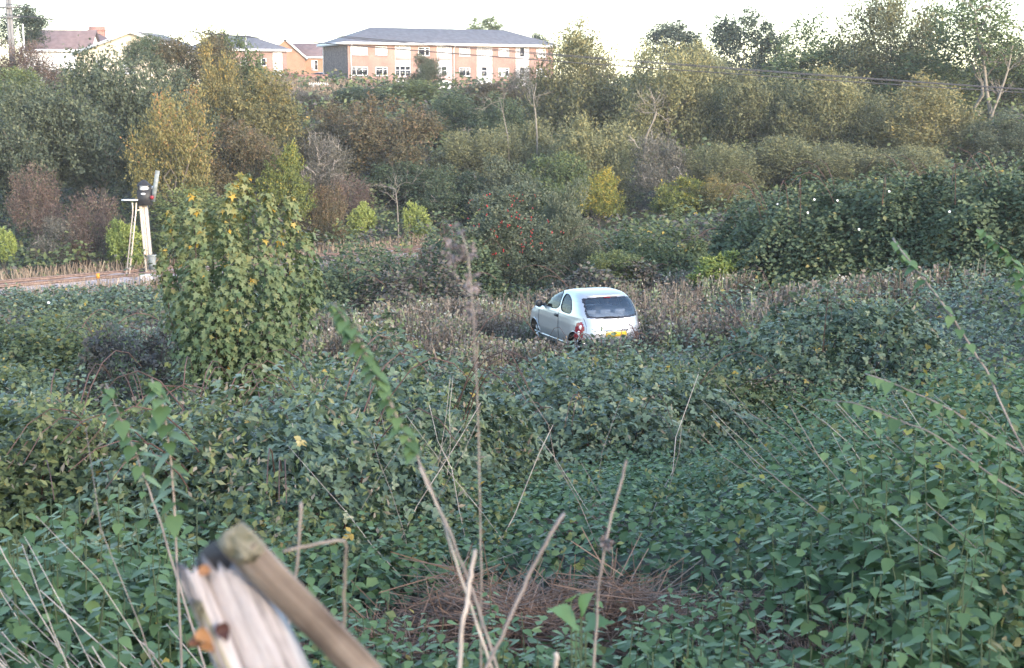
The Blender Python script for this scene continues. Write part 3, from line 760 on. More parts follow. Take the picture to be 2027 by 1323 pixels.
def crown(r, lobes, nspray, per, slen, leaf, tp, up=.5, out=.6, rnd=.5, bias=0.0, inner=.25, zgrad=0.0, leafspread=.9, floor=None):
    """Sprays of leaves on the shells of overlapping lobes, plus some inside so the crown has depth."""
    L = np.array(lobes, float)
    w = (L[:, 3] * L[:, 5]); w = w / w.sum()
    li = r.choice(len(L), nspray, p=w)
    d = norm(r.normal(size=(nspray, 3)))
    bump = Noise(int(r.integers(1e6)), 1.1, 9, 3)
    rr = np.where(r.random(nspray) < inner, r.uniform(.25, .8, nspray), r.uniform(.8, 1.04, nspray)) * (1 + .2 * bump(d * 2.6 + li[:, None]))
    rr = np.where(r.random(nspray) < .05, rr * 1.16, rr)
    C = L[li, :3]; R = L[li, 3:6]
    P = C + d * R * rr[:, None]
    cen = np.average(L[:, :3], axis=0, weights=w)
    outd = norm(norm((d / R)) + .4 * norm(P - cen))
    ax = norm(outd * out + np.array([0, 0, up]) + r.normal(size=(nspray, 3)) * rnd * .5)
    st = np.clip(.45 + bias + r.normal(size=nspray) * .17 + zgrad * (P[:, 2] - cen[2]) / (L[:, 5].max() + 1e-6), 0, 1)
    n = nspray * per
    si = np.repeat(np.arange(nspray), per)
    t = r.random(n)
    sc = slen * r.uniform(.6, 1.25, nspray)
    jit = r.normal(size=(n, 3)) * (slen * .13)
    pos = P[si] + ax[si] * (sc[si] * (t - .55))[:, None] + jit
    dr = norm(ax[si] + r.normal(size=(n, 3)) * leafspread)
    nr = norm(outd[si] * .5 + np.array([0, 0, .6]) + r.normal(size=(n, 3)) * .55)
    tone = np.clip(st[si] + r.normal(size=n) * .14, 0, 1)
    size = leaf * r.uniform(.65, 1.3, n)
    if floor is not None:
        k = pos[:, 2] > floor(pos[:, 0], pos[:, 1]) + .05
        pos, dr, nr, tone, size = pos[k], dr[k], nr[k], tone[k], size[k]
    return scatter(tp, pos, dr, nr, size, tone)

def limb(r, a, b, n=5, wob=.06):
    a, b = np.asarray(a, float), np.asarray(b, float)
    s = np.linspace(0, 1, n)[:, None]
    P = a + (b - a) * s
    l = np.linalg.norm(b - a)
    P[1:-1] += r.normal(size=(n - 2, 3)) * l * wob
    return P

def branches(r, b, a, dirn, length, rad0, depth, kids=3, spread=.7, k=5):
    """Recursive bare branching."""
    d = norm(np.asarray(dirn, float)); e = a + d * length
    P = limb(r, a, e, 5, .07)
    b.tube(P, np.linspace(rad0, rad0 * .55, 5), k, cap=False)
    if depth <= 0: return
    for _ in range(kids):
        f = r.uniform(.45, 1.0); i = min(4, int(f * 4))
        nd = norm(d + r.normal(size=3) * spread * .7 + np.array([0, 0, .12]))
        branches(r, b, P[i], nd, length * r.uniform(.5, .8), rad0 * .52, depth - 1, kids, spread, max(3, k - 1))

KIND = {  # leaves, leaf length, template, spray length, leaves per spray, up, out, random, vertical stretch of lobes, variants
 'sallow': (23436, .046, LEAF2, .17, 9, .75, .5, .5, 1.0, 2), 'willow': (26560, .060, LEAFW, .30, 11, 1.0, .4, .45, 1.35, 3), 'willowy': (23436, .062, LEAFW, .32, 11, .8, .5, .55, 1.25, 2),
 'gold': (17186, .050, LEAF2, .2, 9, .25, .6, .6, 1.1, 2), 'rowan': (15624, .062, LEAFW, .26, 10, .35, .7, .5, 1.1, 1), 'brown': (23436, .044, LEAF2, .2, 10, -.05, .7, .8, 1.0, 2),
 'redbrown': (12499, .062, LEAFW, .4, 9, 1.2, .5, .3, 1.2, 1), 'lime': (9374, .075, LEAF_R, .16, 9, .2, .6, .6, 1.0, 1), 'yellow': (12499, .062, LEAF2, .2, 9, .15, .6, .6, 1.0, 1),
 'ivy': (20311, .05, LEAF2, .18, 9, .1, .6, .8, 1.0, 2), 'oak': (11718, .062, LEAF2, .2, 9, .3, .6, .7, 1.0, 1), 'green': (15624, .058, LEAF2, .24, 10, .4, .6, .6, 1.1, 2),
 'grey': (11718, .062, LEAFW, .34, 9, .7, .5, .7, 1.1, 1), 'conifer': (11718, .075, LEAFW, .34, 12, -.1, 1.0, .4, 1.0, 1), 'thin': (6975, .058, LEAF2, .3, 8, .4, .6, .7, 1.2, 1)}
LM['thin'] = LM['green']
_PROTO = {}
def proto_crown(kind, var):
    """One crown of unit radius for each kind and variant; every tree of the kind wears a scaled, turned copy."""
    if (kind, var) in _PROTO: return _PROTO[(kind, var)]
    nl, lf, tp, sl_, per, up, out, rnd, st, _ = KIND[kind]
    r = rngf(3000 + var * 97 + sum(map(ord, kind)))
    L = [(0, 0, -.08, .62, .62, .68)]
    for k in range(15):
        a_ = k * 2.399 + r.normal() * .3; zz = r.uniform(-.6, .62); ro = math.sqrt(max(0, 1 - zz * zz)) * r.uniform(.52, .74); f = r.uniform(.22, .42)
        ro *= 1.12 if zz < .1 else .95
        L.append((math.cos(a_) * ro, math.sin(a_) * ro, zz, f, f, f * st * r.uniform(.85, 1.2)))
    for k in range(4):
        a_ = r.uniform(0, 6.28); ro = r.uniform(.05, .55); f = r.uniform(.14, .26); L.append((math.cos(a_) * ro, math.sin(a_) * ro, r.uniform(.6, .95), f, f, f * st * 1.1))
    v, f_, a = crown(r, L, int(nl / per), per, sl_, lf, tp, up, out, rnd, inner=.22, zgrad=.12)  # zgrad tones crown tops lighter: top light put into the leaf colour
    _PROTO[(kind, var)] = (mesh_np('crown', v, f_, tone=a, mat=LM[kind]), L)
    return _PROTO[(kind, var)]

def tree(name, label, cat, kind, px, top, bot, wid, d, group=None, dens=1.0, lobes=None, nl=8, bias=0.0, bare=0, pale=False, limbs=5, zgrad=.2, gap=1.0, trunk_r=None, seed=None, twigs=None, cname='crown'):
    r = rngf(seed if seed is not None else abs(hash((px, top, wid))) % 100000)
    pt, pb = at(px, top, d), at(px, bot, d)
    sc = d / F
    x, y = pt[0], d
    gz = g1(x, y)
    rx = wid * sc / 2 * (1.14 if kind in ('willow', 'willowy', 'green', 'oak', 'sallow', 'brown') else 1.04); ry = rx * r.uniform(.8, 1.0)
    zt, zb_ = pt[2], max(pb[2], gz - .1)
    rz = max((zt - zb_) / 2, .3); c = (x, y, (zt + zb_) / 2)
    base = (x, y, gz - .1)
    t = thing(name, label, cat, base, group)
    scale = max(.55, min(1.5, d / 95.0))
    kd_ = 'thin' if dens < .6 and kind == 'green' else kind
    var = int(r.integers(KIND[kd_][9]))
    cme, LU = proto_crown(kd_, var)
    rot = r.uniform(0, 6.283); cr_, sr_ = math.cos(rot), math.sin(rot)
    L = [(x + (l[0] * cr_ - l[1] * sr_) * rx, y + (l[0] * sr_ + l[1] * cr_) * rx, c[2] + l[2] * rz, l[3] * rx, l[4] * rx, l[5] * rz) for l in LU]
    tr_r = trunk_r or max(.03, .02 * (zt - gz))
    b = MB()
    hub = np.array([x, y, gz + (c[2] - gz) * (.45 if zb_ - gz > .8 else .2)])
    b.tube(limb(r, (x, y, gz - .3), hub, 5, .04), np.linspace(tr_r, tr_r * .8, 5), 8)
    for l in L[:limbs + 1]:
        e = np.array(l[:3]) + np.array([0, 0, l[5] * .45])
        P = limb(r, hub, e, 6, .06); b.tube(P, np.linspace(tr_r * .45, tr_r * .1, 6), 5, cap=False)
        for _ in range(bare):
            i = int(r.integers(2, 6)); branches(r, b, P[i], norm(r.normal(size=3) + np.array([0, -.3, .5])), l[5] * r.uniform(.5, .9), tr_r * .22, 1, 3)
    b.build('trunk' if zb_ - gz > .6 else 'stems', M_pbark if pale else M_bark, t, smooth=True)
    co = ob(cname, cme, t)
    co.location = Vector(c) - Vector(base); co.scale = (rx * .97, rx * .97, rz * .97); co.rotation_euler = (0, 0, rot); co.color = (1.0 + bias, 1, 1, 1)  # bias is leaf tone; among willows it also puts crown shade into colour
    if twigs:
        b = MB()
        for _ in range(twigs):
            l = L[int(r.integers(len(L)))]
            a0 = np.array(l[:3]) + norm(r.normal(size=3) + [0, -.8, .2]) * np.array(l[3:6]) * .7
            branches(r, b, a0, norm(r.normal(size=3) + [0, -.2, .6]), l[5] * .9, .028 * scale, 2, 3, .9, 4)
        b.build('twigs', M_dtwig if kind == 'redbrown' else M_twig, t)['kind'] = 'stuff'
    return t

TR = [
 ('conifer_tree', 'ragged dark conifer standing behind the twin leg utility pole', 'tree', 'conifer', 42, 0, 105, 115, 126, dict(nl=10, dens=.9)),
 ('shrub', 'reddish brown shrub at the foot of the twin leg pole', 'shrub', 'redbrown', 50, 86, 175, 150, 106, dict(dens=.9)),
 ('shrub', 'yellow green shrub under the reddish shrub by the pole', 'shrub', 'green', 25, 140, 250, 130, 96, dict(bias=.1)),
 ('sallow_tree', 'broad dark grey green sallow in front of the cream house', 'tree', 'sallow', 190, 98, 420, 255, 83, dict(nl=12, bias=-.02)),
 ('sallow_tree', 'dark sallow spreading below the yellow green shrub', 'tree', 'sallow', 50, 165, 430, 210, 80, dict(nl=11)),
 ('sallow_tree', 'dark sallow between the cream house and the golden maple', 'tree', 'sallow', 318, 125, 400, 190, 89, dict(nl=10, bias=-.03)),
 ('ivy_bush', 'dense ivy growing up the cream gable wall', 'ivy', 'ivy', 292, 68, 150, 105, 121, dict(bias=.1)),
 ('scrub_tree', 'scraggly brown green tree whose top touches the wires', 'tree', 'brown', 392, 58, 210, 150, 104, dict(bias=-.05, bare=1)),
 ('scrub_tree', 'dark green tree between the scraggly tree and the small flats', 'tree', 'green', 462, 72, 240, 110, 108, dict(bias=-.15, bare=1)),
 ('maple_tree', 'tall maple turning gold beside the scraggly tree', 'tree', 'gold', 425, 92, 330, 115, 95, dict(nl=9, bias=.0, dens=1.1)),
 ('maple_tree', 'rounded maple with yellow flecks below the small flats', 'tree', 'gold', 512, 128, 330, 165, 94, dict(nl=10, bias=-.06)),
 ('rowan_tree', 'orange and yellow rowan rising behind the railway signal', 'tree', 'rowan', 340, 192, 440, 165, 75, dict(nl=11, gap=.8)),
 ('shrub', 'dull brown shrub beside the orange rowan', 'shrub', 'brown', 472, 240, 410, 160, 80, dict(bias=.12)),
 ('ivy_tree', 'yellow green ivy clad stump between brown shrub and dead bush', 'ivy', 'yellow', 560, 285, 450, 112, 77, dict(bias=-.18, nl=9)),
 ('twiggy_shrub', 'tall red brown twiggy shrub in front of the dark sallows', 'shrub', 'redbrown', 62, 335, 480, 110, 74, dict(twigs=9)),
 ('twiggy_shrub', 'red brown twiggy shrub next to the lime bush by the ladder', 'shrub', 'redbrown', 185, 385, 525, 120, 71, dict(twigs=9)),
 ('shrub', 'pale scrubby shrub between the two red brown shrubs', 'shrub', 'grey', 118, 430, 530, 120, 70, dict(twigs=3)),
 ('lime_bush', 'bright lime green bush right behind the signal ladder', 'bush', 'lime', 245, 438, 535, 88, 69, dict()),
 ('lime_bush', 'small lime green bush beside the rails beyond the red brown twiggy shrubs', 'bush', 'lime', 2, 452, 525, 62, 67, dict()),
 ('lime_bush', 'rounded lime green bush on its own above the rails', 'bush', 'lime', 713, 403, 478, 68, 83, dict()),
 ('lime_bush', 'lime green bush next to a thin pale sapling', 'bush', 'lime', 824, 403, 478, 62, 84, dict()),
 ('shrub', 'green and yellow shrub behind the signal post', 'shrub', 'green', 390, 380, 530, 200, 72, dict(bias=.1)),
 ('shrub', 'ginger and green shrub below the dead bush', 'shrub', 'brown', 640, 370, 500, 110, 80, dict(bias=.2)),
 ('shrub', 'reddish shrub between dead bush and hawthorn foot', 'shrub', 'redbrown', 690, 350, 440, 90, 86, dict(dens=.7)),
 ('hawthorn_tree', 'big drooping brown green hawthorn in the middle of the slope', 'tree', 'brown', 768, 196, 400, 195, 98, dict(nl=12, bias=.1, dens=1.15, bare=1)),
 ('hawthorn_tree', 'dull brown hawthorn behind the dead bush', 'tree', 'brown', 655, 208, 340, 160, 105, dict(nl=9, bias=.02)),
 ('dead_bush', 'bleached dead bush with bare tangled branches', 'bush', 'grey', 645, 265, 400, 105, 90, dict(dens=.25, twigs=26)),
 ('ivy_bush', 'dark ivy mound hanging on the slope below the flats', 'ivy', 'ivy', 900, 183, 320, 170, 114, dict(nl=10)),
 ('ivy_bush', 'dark ivy heap beside the pale bare trunks', 'ivy', 'ivy', 985, 192, 330, 140, 110, dict(nl=9, twigs=3)),
 ('bush', 'dark green bramble bush under the end wall of the flats', 'bush', 'ivy', 705, 172, 240, 120, 130, dict()),
 ('bush', 'low yellowish bush in front of the flats', 'bush', 'green', 815, 160, 225, 130, 132, dict(bias=.15)),
 ('bush', 'dull green bush along the top of the slope below the flats', 'bush', 'brown', 955, 165, 225, 150, 131, dict(bias=.05)),
 ('bush', 'grey green shrub below the small flats and picket fence', 'bush', 'grey', 600, 178, 260, 110, 126, dict(bias=-.1)),
 ('evergreen_shrub', 'upright grey green shrub against the flats windows', 'shrub', 'sallow', 843, 108, 178, 66, 141, dict(dens=1.2)),
 ('shrub', 'grey twiggy shrub at the far end of the flats', 'shrub', 'grey', 1030, 130, 210, 70, 131, dict(bias=-.1)),
 ('olive_shrub', 'olive shrub beneath the two ivy heaps', 'shrub', 'willow', 935, 262, 420, 160, 97, dict(bias=-.1)),
 ('olive_shrub', 'olive shrub at the foot of the bare pale trunks', 'shrub', 'willow', 1040, 245, 400, 130, 98, dict(bias=-.05, twigs=2)),
 ('ivy_bush', 'dark ivy tangle under the drooping hawthorn', 'ivy', 'ivy', 800, 320, 450, 170, 94, dict(bias=-.08)),
 ('ivy_bush', 'dark tangled bush with crooked bare boughs above the rails', 'ivy', 'ivy', 900, 335, 455, 150, 89, dict(twigs=5)),
 ('shrub', 'grey green shrub between tangled bush and rose bush', 'shrub', 'sallow', 1000, 320, 455, 150, 87, dict(bias=.12)),
 ('willow_tree', 'tall airy willow right beside the flats', 'tree', 'willowy', 1150, 62, 300, 205, 113, dict(nl=11, pale=True, dens=.85, bias=-.15, bare=1)),
 ('willow_tree', 'rounded olive willow next to the dark gap', 'tree', 'willow', 1322, 98, 390, 190, 106, dict(nl=11, bias=.08, bare=0, pale=True)),
 ('olive_shrub', 'rounded olive shrub beneath the airy willow', 'shrub', 'willow', 1175, 240, 420, 175, 93, dict(nl=9, bias=.08)),
 ('twiggy_shrub', 'grey twiggy shrub below the rounded olive willow', 'shrub', 'grey', 1315, 268, 400, 140, 89, dict(twigs=9)),
 ('yellow_bush', 'yellow and green bush in front of the olive shrub', 'bush', 'yellow', 1187, 333, 445, 98, 81, dict(bias=.08)),
 ('shrub', 'light green and yellow shrub at the end of the bramble bank', 'shrub', 'yellow', 1345, 350, 440, 125, 78, dict(bias=-.12)),
 ('shrub', 'orange tinged shrub just behind the end of the bramble bank', 'shrub', 'gold', 1430, 352, 430, 110, 77, dict(bias=.0)),
 ('willow_tree', 'slender willow just past the dark gap', 'tree', 'willow', 1502, 148, 390, 170, 104, dict(nl=10, bias=-.12)),
 ('willow_tree', 'pale stemmed willow behind the bramble bank', 'tree', 'willow', 1640, 145, 390, 175, 101, dict(nl=10, bias=.12, pale=True)),
 ('willow_tree', 'spreading yellow willow behind the bramble bank', 'tree', 'willowy', 1830, 163, 390, 235, 97, dict(nl=12, bias=.08, bare=1)),
 ('olive_shrub', 'olive shrub at the foot of the slender willow', 'shrub', 'willow', 1540, 275, 400, 190, 92, dict(bias=-.08)),
 ('olive_shrub', 'dusky olive shrub beneath the white trunked tree', 'shrub', 'sallow', 1990, 225, 390, 140, 93, dict(bias=.12)),
 ('ivy_tree', 'dark foliage column added for the shaded gap between willows', 'ivy', 'ivy', 1412, 170, 390, 90, 110, dict(bias=-.15)),  # dark crown added to stand in for shade between the willows
 ('oak_tree', 'small dark round oak on the skyline', 'tree', 'oak', 1328, 42, 130, 122, 168, dict(nl=10)),
 ('oak_tree', 'dark leafy tree on the skyline behind the slender willow', 'tree', 'oak', 1475, 24, 220, 150, 142, dict(nl=11, dens=.85)),
 ('scrub_tree', 'thin autumn tree between the two dark skyline trees', 'tree', 'gold', 1385, 80, 170, 80, 150, dict(bias=-.15, dens=.8)),
 ('ash_tree', 'airy thin leaved tree with sky showing through', 'tree', 'green', 1620, 34, 210, 160, 130, dict(nl=12, dens=.42, bare=1, bias=-.05)),
 ('ash_tree', 'large yellow green tree on the skyline above the yellow willow', 'tree', 'willowy', 1770, -8, 240, 215, 123, dict(nl=12, dens=.8, bias=-.18, bare=1)),
 ('ash_tree', 'tall green tree with forked white trunk', 'tree', 'green', 1955, -35, 165, 215, 112, dict(nl=12, dens=.5, bare=1, pale=True, bias=-.12, trunk_r=.16)),
 ('scrub_tree', 'dark undergrowth tree beneath the airy skyline tree', 'tree', 'green', 1620, 95, 300, 230, 126, dict(bias=-.1, nl=10)),
 ('scrub_tree', 'dull green tree filling in behind the rounded olive willow', 'tree', 'willow', 1420, 120, 330, 170, 124, dict(bias=-.25, nl=10)),
 ('scrub_tree', 'dull green tree behind the white trunked tree', 'tree', 'green', 2010, 90, 330, 200, 121, dict(bias=-.1, nl=10)),
 ('willow_tree', 'olive willow filling in between slender and yellow willows', 'tree', 'willow', 1720, 195, 390, 150, 107, dict(nl=10, bias=-.2)),
 ('olive_shrub', 'low olive shrub on the slope below the pale stemmed willow', 'shrub', 'willow', 1660, 285, 400, 170, 90, dict(bias=-.02)),
 ('olive_shrub', 'low olive shrub on the slope below the yellow willow', 'shrub', 'willow', 1800, 290, 400, 170, 88, dict(bias=.05)),
 ('olive_shrub', 'low olive shrub beneath the dark foliage column', 'shrub', 'willow', 1430, 290, 410, 150, 90, dict(bias=-.1)),
 ('shrub', 'dusky shrub on the slope between hawthorn and maple', 'shrub', 'brown', 600, 290, 440, 140, 92, dict(bias=.0)),
 ('shrub', 'dull green shrub low on the slope under the ivy heaps', 'shrub', 'green', 1090, 310, 440, 150, 88, dict(bias=-.05)),
 ('scrub_tree', 'dark undergrowth tree beneath the large yellow green tree', 'tree', 'green', 1810, 105, 300, 240, 120, dict(bias=-.08, nl=10)),
 ('far_tree', 'distant round tree showing above the flats roof', 'tree', 'green', 958, 36, 90, 70, 215, dict(bias=-.05)),
 ('far_tree', 'distant dark tree showing past the end of the roof', 'tree', 'oak', 1066, 66, 110, 46, 205, dict()),
 ('rose_bush', 'wild rose bush dotted with red hips beyond the car', 'bush', 'sallow', 1005, 378, 570, 235, 52, dict(nl=10, bias=.12)),
 ('grey_shrub', 'grey green shrub with a thin pale stem beside the rose bush', 'shrub', 'sallow', 1122, 372, 570, 140, 55, dict(nl=9, bias=.3)),
 ('shrub', 'bright yellow green shrub beyond the car near the docks', 'shrub', 'lime', 1425, 500, 610, 120, 42, dict(dens=.4, bias=-.15)),
 ('shrub', 'yellow green leafy shrub just behind the car', 'shrub', 'green', 1225, 500, 570, 120, 45, dict(dens=.7, bias=.25)),
 ('clipped_bush', 'round clipped dark green bush by the picket fence', 'bush', 'oak', 631, 150, 182, 22, 141, dict(dens=2.5, nl=3)),
]
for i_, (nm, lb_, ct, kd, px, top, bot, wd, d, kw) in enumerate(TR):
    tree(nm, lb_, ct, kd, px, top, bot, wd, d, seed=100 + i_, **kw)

# red hips on the rose bush
hb = [o for o in bpy.data.objects if o.name.startswith('rose_bush')][0]
r = rngf(77); M_hip = plain('rose_hip_red', (.42, .03, .03), .4)
cx_ = at(1005, 460, 52)
b = MB()
for _ in range(75):
    d_ = norm(r.normal(size=3) + [0, -.9, .3]); p = cx_ + d_ * np.array([2.15, 1.7, 1.55]) * r.uniform(.9, 1.04)
    s_ = r.uniform(.018, .034)
    for q_ in range(int(r.integers(1, 4))):
        o_ = p + r.normal(size=3) * .05
        b.add([o_ + [s_, 0, 0], o_ - [s_, 0, 0], o_ + [0, s_, 0], o_ - [0, s_, 0], o_ + [0, 0, s_ * 1.4], o_ - [0, 0, s_ * 1.4]],
              t=[(0, 2, 4), (2, 1, 4), (1, 3, 4), (3, 0, 4), (2, 0, 5), (1, 2, 5), (3, 1, 5), (0, 3, 5)])
hp_ = b.build('hips', M_hip, hb); hp_['kind'] = 'stuff'

# bare pale trunks and saplings
def bare_tree(name, label, pts, d, r0, seed, kids=5, depth=2, mat=None):
    r = rngf(seed); P = np.array([at(px, py, d) for px, py in pts]); P[0, 2] = g1(P[0, 0], d) - .2
    base = tuple(P[0]); t = thing(name, label, 'tree', base)
    b = MB(); b.tube(P, np.linspace(r0, r0 * .35, len(P)), 7); b.build('trunk', mat or M_pbark, t, smooth=True)
    b = MB()
    for _ in range(kids):
        i = int(r.integers(len(P) // 2, len(P))); branches(r, b, P[i], norm(r.normal(size=3) * [1, .6, .5] + [0, 0, 1]), r.uniform(.8, 1.9), r0 * .35, depth, 3, .6, 4)
    b.build('branches', mat or M_pbark, t)
bare_tree('bare_tree', 'pale bare trunk with thin forked branches beside the ivy heap', [(1064, 330), (1063, 270), (1060, 225), (1056, 195), (1062, 165)], 96, .075, 1)
bare_tree('bare_tree', 'thin leaning bare stem against the dark ivy heap', [(1012, 330), (1005, 270), (996, 225), (990, 200)], 96, .045, 2, 4)
bare_tree('bare_tree', 'pale sapling with a few twigs beside the lime bush', [(789, 480), (788, 440), (786, 400), (783, 375)], 83, .06, 3, 7)
bare_tree('bare_tree', 'pale leaning trunk below the rounded olive willow', [(1270, 300), (1280, 268), (1292, 242), (1300, 225)], 101.5, .12, 4, 6)
bare_tree('bare_tree', 'forked white trunk rising through the tall green tree', [(1962, 260), (1962, 228), (1955, 190), (1948, 130), (1935, 70), (1930, 20)], 110, .2, 5, 10, 2)
bare_tree('bare_tree', 'second white fork leaning away from the tall green tree', [(1962, 260), (1964, 225), (1978, 190), (1995, 140), (2005, 90)], 109.5, .15, 6, 8, 2)
bare_tree('bare_tree', 'branching pale trunk inside the airy willow', [(1170, 300), (1168, 235), (1172, 205), (1180, 180), (1186, 150)], 112, .1, 7, 7, 2)

# ------------------------------------------------------------------ young sycamore in the hollow
M_syc = leafmat('leaves_sycamore', [(0, (.04, .07, .032)), (.4, (.085, .13, .055)), (.7, (.15, .18, .08)), (.9, (.25, .22, .07)), (1, (.5, .30, .03))], trans=.3)
DSY = 18.0
r = rngf(501); sS = DSY / F
bs = at(430, 745, DSY); bs[2] = g1(bs[0], DSY) - .05
sy = thing('sycamore_sapling', 'leafy young sycamore with big lobed leaves standing in the hollow', 'tree', tuple(bs))
SHOOTS = [  # tip px, tip row, depth shift, reach, leaves
 (340, 425, .1, .20, 420), (383, 390, -.1, .2, 480), (418, 425, .3, .22, 420), (455, 372, .0, .2, 560), (489, 358, .25, .2, 520), (530, 392, -.2, .24, 560), (575, 398, .1, .22, 520), (612, 470, .0, .24, 460),
 (622, 545, .15, .2, 300), (322, 505, -.05, .16, 300), (380, 520, -.4, .26, 520), (470, 500, -.45, .26, 560), (550, 540, -.5, .26, 520), (430, 600, -.5, .28, 520),
 (500, 650, -.5, .2, 300), (395, 650, -.4, .2, 260), (555, 640, -.35, .2, 240)]
b = MB(); PP, OO, HF = [], [], []
for i, (px, py, dy_, rch, cnt) in enumerate(SHOOTS):
    e_ = at(px, py, DSY + dy_); o_ = bs + r.normal(size=3) * [.1, .1, 0]
    s_ = np.linspace(0, 1, 9)[:, None]; Pc = o_ + (e_ - o_) * s_; out_ = (e_ - o_) * [1, 1, 0]
    Pc = Pc + out_ * (.28 * np.sin(s_ * math.pi)) + r.normal(size=(9, 3)) * .015; Pc[:, 2] += .0
    b.tube(Pc, np.linspace(.018, .003, 9), 6, cap=False)
    f = r.random(cnt) ** .8 * .86 + .17; f = np.minimum(f, 1.02); fi = np.clip(f * 8, 0, 7.999).astype(int); fr = (f * 8 - fi)[:, None]
    c_ = Pc[fi] + (Pc[np.minimum(fi + 1, 8)] - Pc[fi]) * fr
    an = r.uniform(0, 6.283, cnt); rr_ = rch * np.sqrt(r.random(cnt)) * np.where(f > .75, (1.06 - f) / .31 * .85 + .15, 1.0) * np.clip(f / .35, .5, 1)
    o2 = np.stack([np.cos(an), np.sin(an), r.normal(size=cnt) * .25], 1)
    PP.append(c_ + o2 * rr_[:, None]); OO.append(norm(o2 + .5 * norm(out_ + 1e-6)))
b.build('stems', M_dtwig, sy)
P = np.concatenate(PP); d_ = np.concatenate(OO)
keep = P[:, 2] > ground(P[:, 0], P[:, 1]) + .12
P, d_ = P[keep], d_[keep]; NL = len(P)
cen = P.mean(0)
outd = norm(d_ * [1, 1, .4] + .5 * norm((P - cen) * [1, 1, .3]))
dr = norm(outd * .55 + np.array([0, 0, -.75]) + r.normal(size=(NL, 3)) * .33)
nr = norm(outd * .7 + np.array([0, 0, .65]) + r.normal(size=(NL, 3)) * .3)
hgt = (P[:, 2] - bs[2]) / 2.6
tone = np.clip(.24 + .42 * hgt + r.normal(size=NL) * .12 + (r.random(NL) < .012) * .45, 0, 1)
size = r.uniform(.055, .105, NL)
vis = norm(P - np.array([0, 0, EYE])); facing = -(nr * vis).sum(1) * size 
big = np.argsort(-facing * (P[:, 1] < DSY + .1))[:300]
rest = np.setdiff1d(np.arange(NL), big)
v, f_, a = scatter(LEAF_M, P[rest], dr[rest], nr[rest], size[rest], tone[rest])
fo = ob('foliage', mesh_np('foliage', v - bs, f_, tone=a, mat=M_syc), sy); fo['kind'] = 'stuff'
LMESH = [mesh_np('sycamore_leaf', LEAF_M[0], LEAF_M[1], tone=np.full(len(LEAF_M[0]), t_), mat=M_syc) for t_ in (.2, .35, .48, .6, .75, .97)]
def orient(pos, y, n, s):
    y = Vector(y).normalized(); x = y.cross(Vector(n)).normalized(); z = x.cross(y)
    M = Matrix((x, y, z)).transposed().to_4x4() @ Matrix.Scale(s, 4)
    M.translation = Vector(pos)
    return M
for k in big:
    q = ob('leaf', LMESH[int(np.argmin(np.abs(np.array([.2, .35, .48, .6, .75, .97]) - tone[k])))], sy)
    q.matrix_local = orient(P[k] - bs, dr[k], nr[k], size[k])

# ------------------------------------------------------------------ bramble thickets
M_bram = leafmat('leaves_bramble', [(0, (.032, .052, .03)), (.35, (.072, .11, .06)), (.7, (.125, .17, .10)), (.93, (.19, .21, .12)), (1, (.34, .25, .06))], rough=.42, trans=.18, spec=.5)
M_bramd = leafmat('leaves_bramble_dark', [(0, (.024, .04, .022)), (.4, (.065, .095, .05)), (.8, (.115, .15, .078)), (1, (.2, .17, .06))], rough=.6, trans=.2, spec=.25)
M_bramy = leafmat('leaves_mixed_scrub', [(0, (.03, .05, .022)), (.4, (.08, .11, .042)), (.75, (.14, .16, .06)), (.92, (.15, .12, .06)), (1, (.30, .22, .04))])
M_purp = leafmat('leaves_purplish_scrub', [(0, (.03, .03, .028)), (.4, (.11, .092, .078)), (.55, (.14, .12, .095)), (.7, (.085, .11, .06)), (1, (.14, .18, .09))])
M_cane = plain('bramble_cane', (.11, .06, .05), .8, var=.4, scale=4)
M_nettle = leafmat('leaves_nettle', [(0, (.03, .06, .024)), (.4, (.07, .128, .048)), (.75, (.12, .19, .07)), (.95, (.18, .235, .08)), (1, (.28, .26, .05))], rough=.5, trans=.25, spec=.4)
M_stem = plain('green_brown_stem', (.055, .075, .032), .8, var=.3)
M_dry = leafmat('dry_weed_stems', [(0, (.07, .058, .042)), (.25, (.135, .105, .085)), (.5, (.205, .165, .135)), (.62, (.21, .18, .13)), (.72, (.12, .15, .07)), (.88, (.17, .21, .10)), (1, (.36, .33, .29))], trans=.15)
M_drygrass = leafmat('dry_grass_blades', [(0, (.14, .10, .07)), (.5, (.27, .20, .14)), (1, (.42, .34, .25))], trans=.2)

CARC = np.array([1.78, 33.8]); CARA = rad(21)
def in_car(x, y, m=.12):
    dx, dy = x - CARC[0], y - CARC[1]
    u = dx * math.cos(CARA) + dy * math.sin(CARA); v = -dx * math.sin(CARA) + dy * math.cos(CARA)
    return (np.abs(u) < .84 + m) & (v > -1.75 - m) & (v < 2.0 + m)

